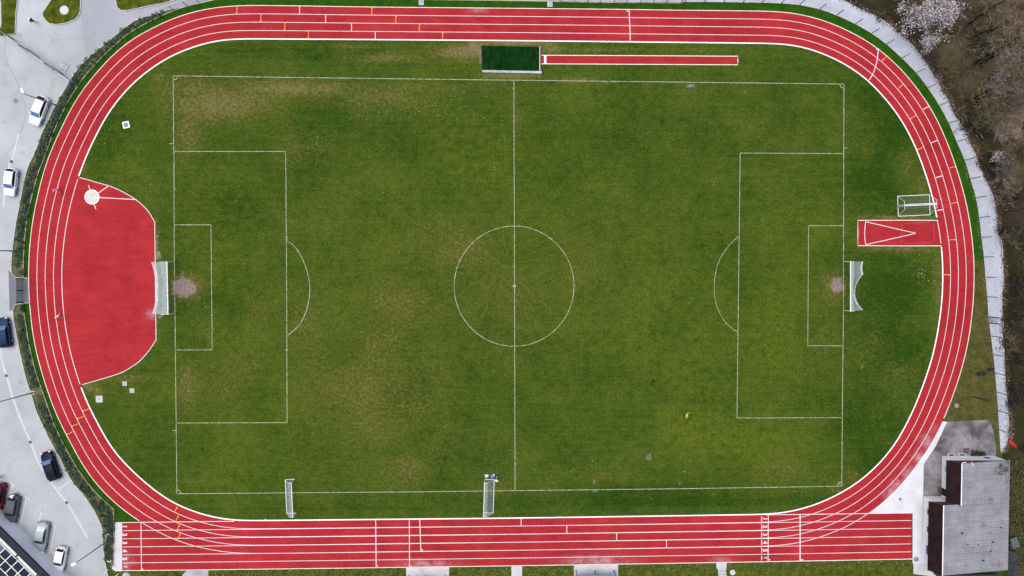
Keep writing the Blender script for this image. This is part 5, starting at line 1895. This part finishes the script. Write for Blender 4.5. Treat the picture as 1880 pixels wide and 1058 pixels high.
def bench(px, py, qx, qy, label):
    a_, b_ = W(px, py), W(qx, qy)
    d = b_-a_
    g_ = thing('bench', label, 'bench', (a_+b_)/2, math.atan2(d.y, d.x), 'dark blue benches by the gravel path')
    l_ = d.length
    m_ = MB()
    for k in range(3):
        m_.box((0, -.14+.14*k, .45), (l_, .11, .04))
    m_.build('seat', M['navy'], g_)
    m_ = MB()
    for k in range(2):
        m_.box((0, .26+.03*k, .62+.15*k), (l_, .035, .11))
    m_.build('backrest', M['navy'], g_)
    for s in (-1, 1):
        m_ = MB(); m_.box((s*l_*.4, 0, .21), (.06, .36, .43)); m_.box((s*l_*.4, .23, .45), (.05, .05, .75)); m_.build('leg', M['darkpost'], g_)


bench(1792, 687, 1807, 686, 'dark blue bench on the brown grass beside the track, lower left of two')
bench(1813, 679, 1821, 678, 'dark blue bench right against the fence by the gravel path')
m_ = MB(); m_.tube(W(1785, 728)+Vector((0, 0, .1)), W(1816, 735.5)+Vector((0, 0, .12)), .07, .06, 8); m_.tube(W(1790, 730)+Vector((0, 0, .08)), W(1808, 735)+Vector((0, 0, .08)), .05, .05, 8)
tag(m_.build('steel_poles', M['navy']), 'two dark blue poles lying on bare ground above the stained concrete yard', 'poles')

# player shelters at the lower edge
def shelter(x0, x1, yb, label):
    a_, b_ = W(x0, yb), W(x1, yb)
    g_ = thing('team_shelter', label, 'shelter', (a_+b_)/2, math.atan2((b_-a_).y, (b_-a_).x), 'team shelters below the straight')
    l_ = (b_-a_).length
    m_ = MB(); nseg = 40
    vs_ = []
    for i in range(nseg+1):
        x = -l_/2-.1+(l_+.2)*i/nseg
        z = .02*math.sin(i*math.pi/1)+(.025 if i % 2 else 0)
        vs_ += [(x, .10, 2.0+z), (x, -1.6, 1.85+z)]
    m_.add(vs_, [(2*i, 2*i+1, 2*i+3, 2*i+2) for i in range(nseg)])
    m_.build('roof', M['bluetin'], g_)
    for s in (-1, 0, 1):
        m_ = MB()
        m_.bar((s*(l_/2-.1), 0, 0), (s*(l_/2-.1), 0, 1.95), .10, .12, Vector((1, 0, 0)))
        m_.build('post', noisy('grey blue steel', (0.06, 0.08, 0.11), (0.1, 0.12, 0.16), 3, .5, local=True), g_)
    m_ = MB(); m_.box((0, -.95, .45), (l_-.3, .4, .06)); m_.build('seat', M['bluetin'], g_)
    m_ = MB(); m_.box((0, -1.6, .92), (l_, .05, 1.8)); m_.build('back_panel', M['bluetin'], g_)
    return g_


shelter(748, 819, 1057, 'team shelter on a white pad below the straight, left of two and barely in view')
shelter(1056, 1128, 1047.3, 'team shelter with blue ribbed roof on a white pad below the straight')

# ------------------------------------------------------------------ glass roofed building, lower left
hb = 3.6
gb = thing('glass_roofed_building', 'dark framed building with a glazed roof beside the car park at lower left', 'building', W(30, 1030))
gl = Vector(W(30, 1030))
u = (W(90, 1058, hb)-W(0, 968.5, hb)).normalized()
v = Vector((u.y, -u.x, 0))         # away from the car park
if v.x > 0: v = -v
O = W(0, 968.5, hb)-gl


def Rp(a, b, z=0.0):
    return O+u*a+v*b+Vector((0, 0, z))


def slab(name, a0, a1, b0, b1, z0, z1, mat):
    m_ = MB()
    vs_ = [Rp(a, b, z) for z in (z0, z1) for b in (b0, b1) for a in (a0, a1)]
    m_.add(vs_, [(0, 2, 3, 1), (4, 5, 7, 6), (0, 1, 5, 4), (2, 6, 7, 3), (0, 4, 6, 2), (1, 3, 7, 5)])
    return m_.build(name, mat, gb)


DKM = noisy('dark blue grey metal', (0.010, 0.015, 0.027), (0.018, 0.026, 0.042), 1.5, .5, spec=.12, local=True)
CREAM = noisy('cream panel', (0.62, 0.58, 0.48), (0.72, 0.68, 0.58), 1.5, .6, local=True)
slab('wall', -14, 22, .25, 14, -hb, -.30, M['wall'])
slab('eaves', -14, 22, 0, 1.0, -.28, .06, DKM)
for k in range(-3, 5):
    a0 = .68+k*4.12
    slab('roof_panel', a0, a0+3.85, 1.04, 1.42, -.24, .04, CREAM)
slab('roof_deck', -14, 22, 1.02, 14, -.30, -.26, DKM)
panes = [M['glass'], M['glass'], noisy('greenish glass', (0.03, 0.045, 0.04), (0.10, 0.12, 0.12), 1.0, .1, spec=.25, local=True), noisy('blue grey glass', (0.05, 0.07, 0.09), (0.14, 0.17, 0.2), .9, .1, spec=.25, local=True)]
rg = random.Random(11)
for i in range(-6, 12):
    for j in range(2):
        a0, b0 = .1+i*1.30, 1.62+j*1.32
        slab('roof_pane', a0+.05, a0+1.25, b0+.05, b0+1.27, -.20, -.05, panes[rg.randrange(4)])
m_ = MB()
for i in range(-6, 13):
    a0 = .1+i*1.30
    m_.bar(Rp(a0, 1.6, -.02), Rp(a0, 4.3, -.02), .10, .08)
for j in range(3):
    b0 = 1.62+j*1.32
    m_.bar(Rp(-9, b0, -.01), Rp(16, b0, -.01), .09, .08)
m_.build('glazing_bars', M['white'], gb)
slab('roof_edge', -14, 22, 4.4, 5.6, -.2, .05, DKM)
slab('upper_roof', -14, 22, 5.65, 14, -.2, .02, M['paleconcrete'])
mb = MB()
p0, p1 = W(0, 961.5), W(103, 1060)
dd = (p1-p0).normalized(); nn = Vector((dd.y, -dd.x, 0));
if nn.x > 0: nn = -nn
pts = [p0-dd*20, p1+dd*20, p1+dd*20+nn*1.8, p0-dd*20+nn*1.8]
mb.add([p+Vector((0, 0, .10)) for p in pts]+pts, [(0, 1, 2, 3)[::-1], (0, 4, 5, 1), (0, 3, 7, 4)])
struct(mb.build('pavement', M['paleconcrete']))
# thin dark pole in front, small box and board
b_ = W(60, 1008.5); t_ = W(14, 1040.5, 6.4)
m_ = MB(); m_.tube(b_, b_+Vector((0, 0, 6.4)), .085, .05, 8); m_.lathe(b_, [(.2, 0), (.2, .06), (.1, .1)], 10); m_.ball(b_+Vector((0, 0, 6.45)), .08, 8)
tag(m_.build('flagpole', DKM), 'thin dark pole at the pavement edge beside the silver car', 'pole')
m_ = MB(); c_ = W(57, 998.5); m_.box(c_+Vector((0, 0, .35)), (.5, .4, .7), .6); m_.box(c_+Vector((0, 0, .72)), (.56, .46, .05), .6)
tag(m_.build('litter_bin', noisy('rust brown metal', (0.10, 0.045, 0.035), (0.16, 0.08, 0.06), 3, .7, local=True)), 'rusty brown bin beside the nose of the silver car', 'bin')
m_ = MB(); c_ = W(72, 1029); m_.box(c_+Vector((0, 0, .5)), (.55, .35, 1.0), -.7); m_.box(c_+Vector((0, 0, 1.02)), (.62, .42, .05), -.7)
tag(m_.build('utility_cabinet', M['white']), 'small white cabinet on the pavement by the glazed roof', 'cabinet')

# ------------------------------------------------------------------ planting
HL = [noisy('hedge leaf dark', (0.012, 0.035, 0.014), (0.025, 0.06, 0.022), 1, .7), noisy('hedge leaf mid', (0.03, 0.075, 0.028), (0.05, 0.10, 0.035), 1, .7), noisy('hedge leaf pale', (0.08, 0.14, 0.06), (0.15, 0.2, 0.10), 1, .7)]
STEM = noisy('woody stem', (0.05, 0.035, 0.025), (0.09, 0.065, 0.045), 3, .9)


def hedge(name, A, B, label, dens, hmin, hmax, seed, f0=.12, f1=.95, wts=(5, 4, 1)):
    """shrubs filling the strip between two pixel curves"""
    rnd = random.Random(seed)
    A, B = resample(np.asarray(A, float), 5), np.asarray(B, float)
    m_ = MB(); st_ = MB()
    # clumps first, then leaves clustered on them, gaps between
    for p in A:
        i = np.argmin(np.hypot(B[:, 0]-p[0], B[:, 1]-p[1]))
        q = B[i]
        for _ in range(2):
            t = rnd.uniform(f0, f1)
            c_ = W(*(p+(q-p)*t))
            r_ = rnd.uniform(.22, .5); hh = rnd.uniform(hmin, hmax)
            if rnd.random() < .08: continue
            st_.tube(c_, c_+Vector((rnd.uniform(-.1, .1), rnd.uniform(-.1, .1), hh*.8)), .02, .008, 4, False)
            for _k in range(dens):
                th = rnd.uniform(0, 6.283); ph = rnd.uniform(0, 1)
                rr = r_*math.sqrt(rnd.random())
                m_.cur = rnd.choices((0, 1, 2), wts)[0]
                leafcard(m_, c_+Vector((rr*math.cos(th), rr*math.sin(th), hh*(.25+.75*ph*(1-.5*rr/r_)))), rnd.uniform(.07, .16), rnd)
    m_.cur = 0
    o_ = m_.build(name, HL)
    tag(o_, label, 'hedge', 'hedges between road and fence')
    st_.build('stems', STEM, o_)
    return o_


def seg(P, a, b):
    return np.array([p for p in P if a <= p[1] <= b])


hedge('hedge', seg(KLs, 28, 146), REs, 'loose green hedge behind the dark posted fence at the upper left bend', 20, .2, .5, 1, .12, .9, (4, 5, 1.5))
hedge('hedge', seg(KLs, 150, 300), REs, 'dark green hedge beside the white hatchback at the upper left', 30, .4, .9, 2, .08, .66)
hedge('hedge', seg(KLs, 302, 490), REs, 'dark green hedge beside the small white car, down to the entrance gate', 30, .4, .9, 3, .08, .64)
hedge('hedge', seg(KL2s, 562, 708), RE2s, 'dark green hedge below the entrance gate beside the dark blue car', 30, .4, .9, 4, .12, .62)
hedge('hedge', seg(KL2s, 732, 880), RE2s, 'dark green hedge between the black car and the lower left bend', 30, .4, .9, 5, .1, .66)
hedge('hedge', seg(KL2s, 882, 1030), RE2s, 'dark green hedge at the corner beside the start slab', 34, .5, 1.0, 6, .08, .72, (6, 3, 0.4))

# tufts of weeds, clover and daisies in the pitch
rnd = random.Random(21)
m_ = MB()
for (x, y, rx, ry, n_) in ((810,200,60,22,90),(700,215,40,10,30),(1690,500,16,16,60),(1712,510,8,22,30),(580,270,10,18,26),(700,330,20,20,12),(1065,165,8,8,6),(880,250,120,60,40),(200,240,26,34,26),(380,590,20,24,40),(430,380,60,60,40),(1100,870,180,30,40),(300,340,30,20,20),(415,715,8,8,10),(1350,900,160,12,20),(1030,1050,60,4,20),(1240,1045,60,6,30)):
    for _ in range(n_):
        p = W(rnd.gauss(x, rx*.6), rnd.gauss(y, ry*.6))
        r_ = rnd.uniform(.03, .075)
        m_.cur = rnd.choices((0, 1), (2, 2))[0]
        leafcard(m_, p+Vector((0, 0, .06)), r_, rnd, .15)
o_ = m_.build('daisies', [noisy('daisy petals', (0.35, 0.4, 0.25), (0.55, 0.58, 0.4), 3), noisy('bright clover', (0.10, 0.17, 0.03), (0.17, 0.22, 0.05), 3)])
o_['kind'] = 'stuff'

# rough tufts on the bank below the straight
m_ = MB()
for _ in range(5200):
    x = rnd.uniform(245, 1675); y0 = SL[6](x)+2.5
    y = y0+abs(rnd.gauss(0, 9))
    if 334 < x < 384 or 744 < x < 826 or 938 < x < 960 or 1052 < x < 1136 or 1313 < x < 1336: continue
    m_.cur = rnd.choices((0, 1, 2), (4, 3, 2))[0]
    leafcard(m_, W(x, y)+Vector((0, 0, rnd.uniform(.02, .12))), rnd.uniform(.05, .13), rnd, .3)
o_ = m_.build('rough_grass', [noisy('tuft dark', (0.02, 0.05, 0.01), (0.035, 0.07, 0.012), 1), noisy('tuft olive', (0.07, 0.09, 0.015), (0.1, 0.12, 0.025), 1), noisy('tuft straw', (0.14, 0.14, 0.05), (0.2, 0.19, 0.08), 1)])
o_['kind'] = 'stuff'

# fallen leaves along the gravel edge and on the verge
m_ = MB()
for _ in range(5200):
    i = rnd.randrange(len(GEs)); p = GEs[i]
    off = rnd.gauss(2.5, 3.4)
    if off < -9: continue
    q = p+np.array((off*1.0, -off*.35+rnd.uniform(-4, 4)))
    m_.cur = rnd.choices((0, 1, 2), (3, 4, 2))[0]
    leafcard(m_, W(*q)+Vector((0, 0, rnd.uniform(.02, .10))), rnd.uniform(.05, .12), rnd, .25)
for _ in range(700):
    i = rnd.randrange(len(EFs)//2, len(EFs)); p = EFs[i]
    q = p+np.array((rnd.gauss(-3.5, 2.0), rnd.uniform(-4, 4)))
    m_.cur = rnd.choices((0, 1, 2), (3, 4, 2))[0]
    leafcard(m_, W(*q)+Vector((0, 0, .03)), rnd.uniform(.04, .09), rnd, .2)
for _ in range(420):
    i = rnd.randrange(len(GEs)//2, len(GEs)); p = GEs[i]
    q = p+np.array((-rnd.uniform(0, 18), rnd.uniform(-5, 5)))
    m_.cur = rnd.choices((0, 1), (3, 2))[0]
    leafcard(m_, W(*q)+Vector((0, 0, .025)), rnd.uniform(.04, .08), rnd, .2)
o_ = m_.build('fallen_leaves', [noisy('dead leaf dark', (0.04, 0.022, 0.02), (0.07, 0.04, 0.034), 1), noisy('dead leaf russet', (0.12, 0.06, 0.055), (0.18, 0.10, 0.085), 1), noisy('dead leaf buff', (0.22, 0.17, 0.13), (0.3, 0.24, 0.19), 1)])
o_['kind'] = 'stuff'

# undergrowth in the wood: twigs and brown stalks
UM = [noisy('bramble dark', (0.018, 0.014, 0.011), (0.035, 0.028, 0.02), 1), noisy('stalk brown', (0.10, 0.072, 0.046), (0.17, 0.128, 0.088), 1), noisy('moss olive', (0.05, 0.055, 0.014), (0.085, 0.085, 0.022), 1), noisy('stalk grey', (0.19, 0.155, 0.125), (0.28, 0.235, 0.19), 1)]
m_ = MB()


def in_wood(x, y):
    i = np.argmin(np.abs(GEs[:, 1]-max(0, min(832, y))))
    return x > GEs[i][0]+3


for _ in range(420):
    cx, cy = rnd.uniform(1600, 2010), rnd.uniform(-60, 840)
    if not in_wood(cx, cy): continue
    deep = cx-np.interp(cy, GEs[:, 1], GEs[:, 0])
    kindw = (7, 1, 2, .15) if deep < 55 or cy > 430 else (2, 5, 3, 2.4)
    r_ = rnd.uniform(5, 16); hh = rnd.uniform(.5, 1.8)
    main = rnd.choices(range(4), kindw)[0]
    for _k in range(70):
        q = W(rnd.gauss(cx, r_*.55), rnd.gauss(cy, r_*.55))
        m_.cur = main if rnd.random() < .65 else rnd.choices(range(4), kindw)[0]
        d = Vector((rnd.gauss(0, .6), rnd.gauss(0, .6), rnd.uniform(.2, 1))).normalized()*rnd.uniform(.7, 1.8)
        s_ = d.orthogonal().normalized()*rnd.uniform(.03, .085)
        q = q+Vector((0, 0, rnd.uniform(0, hh*.6)))
        m_.add([q-s_, q+s_, q+d], [(0, 1, 2)])
for _ in range(200):
    cx, cy = rnd.uniform(1853, 1885), rnd.uniform(845, 1060)
    for _k in range(30):
        q = W(rnd.gauss(cx, 4), rnd.gauss(cy, 5)); m_.cur = 2 if rnd.random() < .75 else 0
        leafcard(m_, q+Vector((0, 0, rnd.uniform(.05, .4))), rnd.uniform(.06, .16), rnd, .4)
o_ = m_.build('undergrowth', UM)
o_['kind'] = 'stuff'

BARKS = [noisy('dark bark', (0.010, 0.008, 0.007), (0.026, 0.020, 0.016), 3, .9), noisy('brown bark', (0.075, 0.058, 0.043), (0.13, 0.105, 0.082), 3, .9), noisy('pale bark', (0.22, 0.20, 0.18), (0.36, 0.33, 0.30), 3, .9)]
TWIGS = [noisy('dark twig', (0.04, 0.032, 0.026), (0.075, 0.06, 0.05), 1, .9), noisy('brown twig', (0.10, 0.072, 0.045), (0.24, 0.18, 0.12), .6, .9), noisy('olive twig', (0.085, 0.085, 0.03), (0.13, 0.12, 0.05), 1, .9), noisy('grey twig', (0.13, 0.108, 0.088), (0.30, 0.25, 0.21), .6, .9)]


def bare_tree_mesh(seed, h=10.0, lean=(0, 0), spread=.55, nb=11):
    rnd = random.Random(seed)
    tr, cr = MB(), MB()
    pts = [Vector((0, 0, 0))]
    d = Vector((lean[0], lean[1], 1)).normalized()
    for k in range(6):
        d = (d+Vector((rnd.gauss(0, .10), rnd.gauss(0, .10), .05))).normalized()
        pts.append(pts[-1]+d*h*.75/6)
    r0 = h*.019
    tr.chain(pts, [r0*(1-.13*k) for k in range(7)], 7)
    ends = []

    def limb(p, d, ln_, r_, depth):
        n_ = 3
        q = p
        ps, rs = [p], [r_]
        for k in range(n_):
            d = (d+Vector((rnd.gauss(0, .22), rnd.gauss(0, .22), rnd.gauss(.05, .15)))).normalized()
            q = q+d*ln_/n_
            ps.append(q); rs.append(r_*(1-.28*(k+1)))
        if depth < 2:
            (tr if depth == 0 else cr).chain(ps, rs, 5 if depth == 0 else 4)
        else:
            for a, b in zip(ps[:-1], ps[1:]):
                s_ = (b-a).orthogonal().normalized()*max(r_*1.4, .045)
                cr.add([a-s_, a+s_, b], [(0, 1, 2)])
        if depth < 3:
            for k in range((5, 4, 2)[depth]):
                t = rnd.uniform(.25, 1)
                i = min(n_-1, int(t*n_)); pp = ps[i].lerp(ps[i+1], t*n_-i)
                nd = (d*.7+Vector((rnd.gauss(0, .6), rnd.gauss(0, .6), rnd.gauss(.15, .4)))).normalized()
                limb(pp, nd, ln_*rnd.uniform(.4, .65), r_*.45, depth+1)
        ends.append(q)
    for k in range(nb):
        t = rnd.uniform(.28, 1.0)
        i = min(5, int(t*6)); p = pts[i].lerp(pts[i+1], t*6-i)
        a = k*2.4+rnd.uniform(-.5, .5)
        nd = Vector((math.cos(a)*spread, math.sin(a)*spread, rnd.uniform(.35, .9))).normalized()
        limb(p, nd, h*rnd.uniform(.22, .40)*(1.15-.45*t), r0*.45*(1.15-.6*t), 0)
    return tr, cr, ends


TREEMESH = []
for i, (hh, lean, spread) in enumerate(((11, (.15, .1), .6), (8, (-.05, .1), .8), (12, (.1, -.1), .5), (6.5, (0, .15), .9), (9, (.2, 0), .7))):
    tr, cr, _e = bare_tree_mesh(40+i, hh, lean, spread)
    TREEMESH.append((tr, cr))


def place_tree(k, px, py, s, rz, label, group, bark, twig):
    key = (k, bark, twig)
    if key not in place_tree.cache:
        tr, cr = TREEMESH[k]
        t_ = thing('bare_tree', label, 'tree', W(px, py), rz, group)
        tr.build('trunk', BARKS[bark], t_); cr.build('crown', TWIGS[twig], t_)
        place_tree.cache[key] = t_
    else:
        t_ = copy_tree(place_tree.cache[key])
        t_.location = W(px, py); t_.rotation_euler = (0, 0, rz)
        tag(t_, label, 'tree', group)
    t_.scale = (s, s, s)
    return t_


place_tree.cache = {}
GRP = 'leafless trees in the wood beside the gravel path'
spec = [(0,1775,48,1.0,.3,0,1),(2,1783,70,.85,1.2,0,1),(1,1780,84,.8,2.2,0,2),(2,1798,88,.9,.4,0,1),(0,1783,122,1.1,0.2,0,1),(0,1800,118,1.05,5.8,0,3),(3,1745,130,.8,1,1,2),(3,1752,165,.8,2,1,2),(1,1770,185,.8,4,0,1),(4,1790,180,.9,1,0,3),
        (1,1800,215,.9,3,1,1),(4,1808,245,.8,5,1,3),(3,1785,232,.8,.6,1,2),(4,1822,300,.8,2.6,0,1),(1,1830,330,.7,.9,1,3),(3,1826,352,.9,3.4,1,1),(4,1842,390,.8,0,0,0),(3,1850,440,.9,1.9,0,1),(1,1856,520,.8,2.3,0,0),(3,1858,580,.9,5,0,0),(1,1862,650,.7,4.2,0,0),(3,1864,720,.8,1.4,0,0),
        (2,1735,18,.8,2.0,1,1),(1,1770,20,.9,5.1,1,2),(4,1815,60,.9,2.9,1,3),(0,1830,150,.9,4.4,1,1),(2,1835,205,.8,1.6,1,3),(4,1850,110,.9,.8,1,3),(1,1700,108,.55,2,0,0),(3,1715,122,.7,4,1,2)]
for (k_, x, y, s, rz, b, t) in spec:
    if t == 0: lb = 'small dark leafless tree in the gloomy lower part of the wood'
    elif b == 0: lb = 'leafless tree with dark trunk in the upper part of the wood'
    elif t == 2: lb = 'leafless olive tinged bush like tree near the edge of the wood'
    else: lb = 'pale brown leafless tree among the tangle of the wood'
    place_tree(k_, x, y, s, rz, lb, GRP, b, t)
# pale leaning birch stem at the frame edge
m_ = MB(); a_ = W(1855, 112)
bt = thing('bare_tree', 'slim white birch stem standing out at the top right corner of the wood', 'tree', a_)
pts = [Vector((0, 0, 0)), Vector((.1, .3, 3)), Vector((.0, .7, 6)), Vector((.1, 1.0, 9)), Vector((.05, 1.3, 11.5))]
m_.chain(pts, [.15, .13, .11, .08, .03], 8); m_.build('trunk', BARKS[2], bt)
_tr, cr, _e = bare_tree_mesh(77, 9, (0, .1), .5, 7)
o_ = cr.build('crown', TWIGS[3], bt); o_.location = (.1, .5, 3)


# blossom trees
BL = [noisy('blossom white', (0.50, 0.46, 0.50), (0.62, 0.58, 0.62), 1, .8), noisy('blossom mauve', (0.34, 0.30, 0.33), (0.44, 0.39, 0.43), 1, .8), noisy('young leaf', (0.06, 0.10, 0.02), (0.1, 0.14, 0.03), 1, .8)]


def blossom_tree(px, py, h, seed, label, cards, spread, scale=1.0, limbs=12):
    tr, cr, ends = bare_tree_mesh(seed, h, (.05, .1), spread, limbs)
    t_ = thing('blossom_tree', label, 'tree', W(px, py), seed*.7)
    tr.build('trunk', BARKS[0], t_)
    rnd = random.Random(seed)
    fo = MB()
    for e in ends:
        for _ in range(cards):
            fo.cur = rnd.choices((0, 1, 2), (5, 4, .5))[0]
            leafcard(fo, e+Vector((rnd.gauss(0, .27), rnd.gauss(0, .27), rnd.gauss(0, .22))), rnd.uniform(.05, .13), rnd, .7)
    br_ = cr.build('crown', TWIGS[1], t_)
    fo.build('blossom', BL, br_)
    t_.scale = (scale,)*3
    return t_


blossom_tree(1656, 52, 6.8, 61, 'big white blossom tree at the top edge of the wood, nearest the gravel path', 2, 1.0, 1.0, 13)
blossom_tree(1706, 46, 7.2, 64, 'dense pale blossom tree cut by the top edge, right of the nearest blossom tree', 3, 1.0, 1.0, 14)
blossom_tree(1694, 84, 4.6, 67, 'low white blossom tree below the two bigger blossom trees', 2, .9, .9, 8)
blossom_tree(1812, 297, 3.6, 63, 'small sparse white blossom tree in the middle of the wood', 1, .9, 1.0, 5)

# ------------------------------------------------------------------ light: overcast
w = bpy.data.worlds.new('World')
sc.world = w
w.use_nodes = True
nt = w.node_tree
sky = nt.nodes.new('ShaderNodeTexSky')
sky.sky_type = 'NISHITA'
sky.sun_disc = False
EL, AZ = R(74), R(300)
sky.sun_elevation = EL
sky.sun_rotation = AZ
sky.air_density = 1.0
sky.dust_density = 4.0
sky.ozone_density = 1.0
bg = nt.nodes['Background']
nt.links.new(sky.outputs[0], bg.inputs[0])
bg.inputs[1].default_value = 0.115
sun = bpy.data.objects.new('sun', bpy.data.lights.new('sun', 'SUN'))
col.objects.link(sun)
sun.data.energy = 1.3
sun.data.angle = R(60)
sun.data.color = (1.0, 0.96, 0.91)
sd = Vector((math.sin(AZ)*math.cos(EL), math.cos(AZ)*math.cos(EL), math.sin(EL)))
sun.rotation_euler = sd.to_track_quat('Z', 'Y').to_euler()
sun.location = (0, 0, 150)

sc.view_settings.view_transform = 'Standard'
sc.view_settings.look = 'None'
sc.view_settings.exposure = 0.73
sc.view_settings.gamma = 1.0
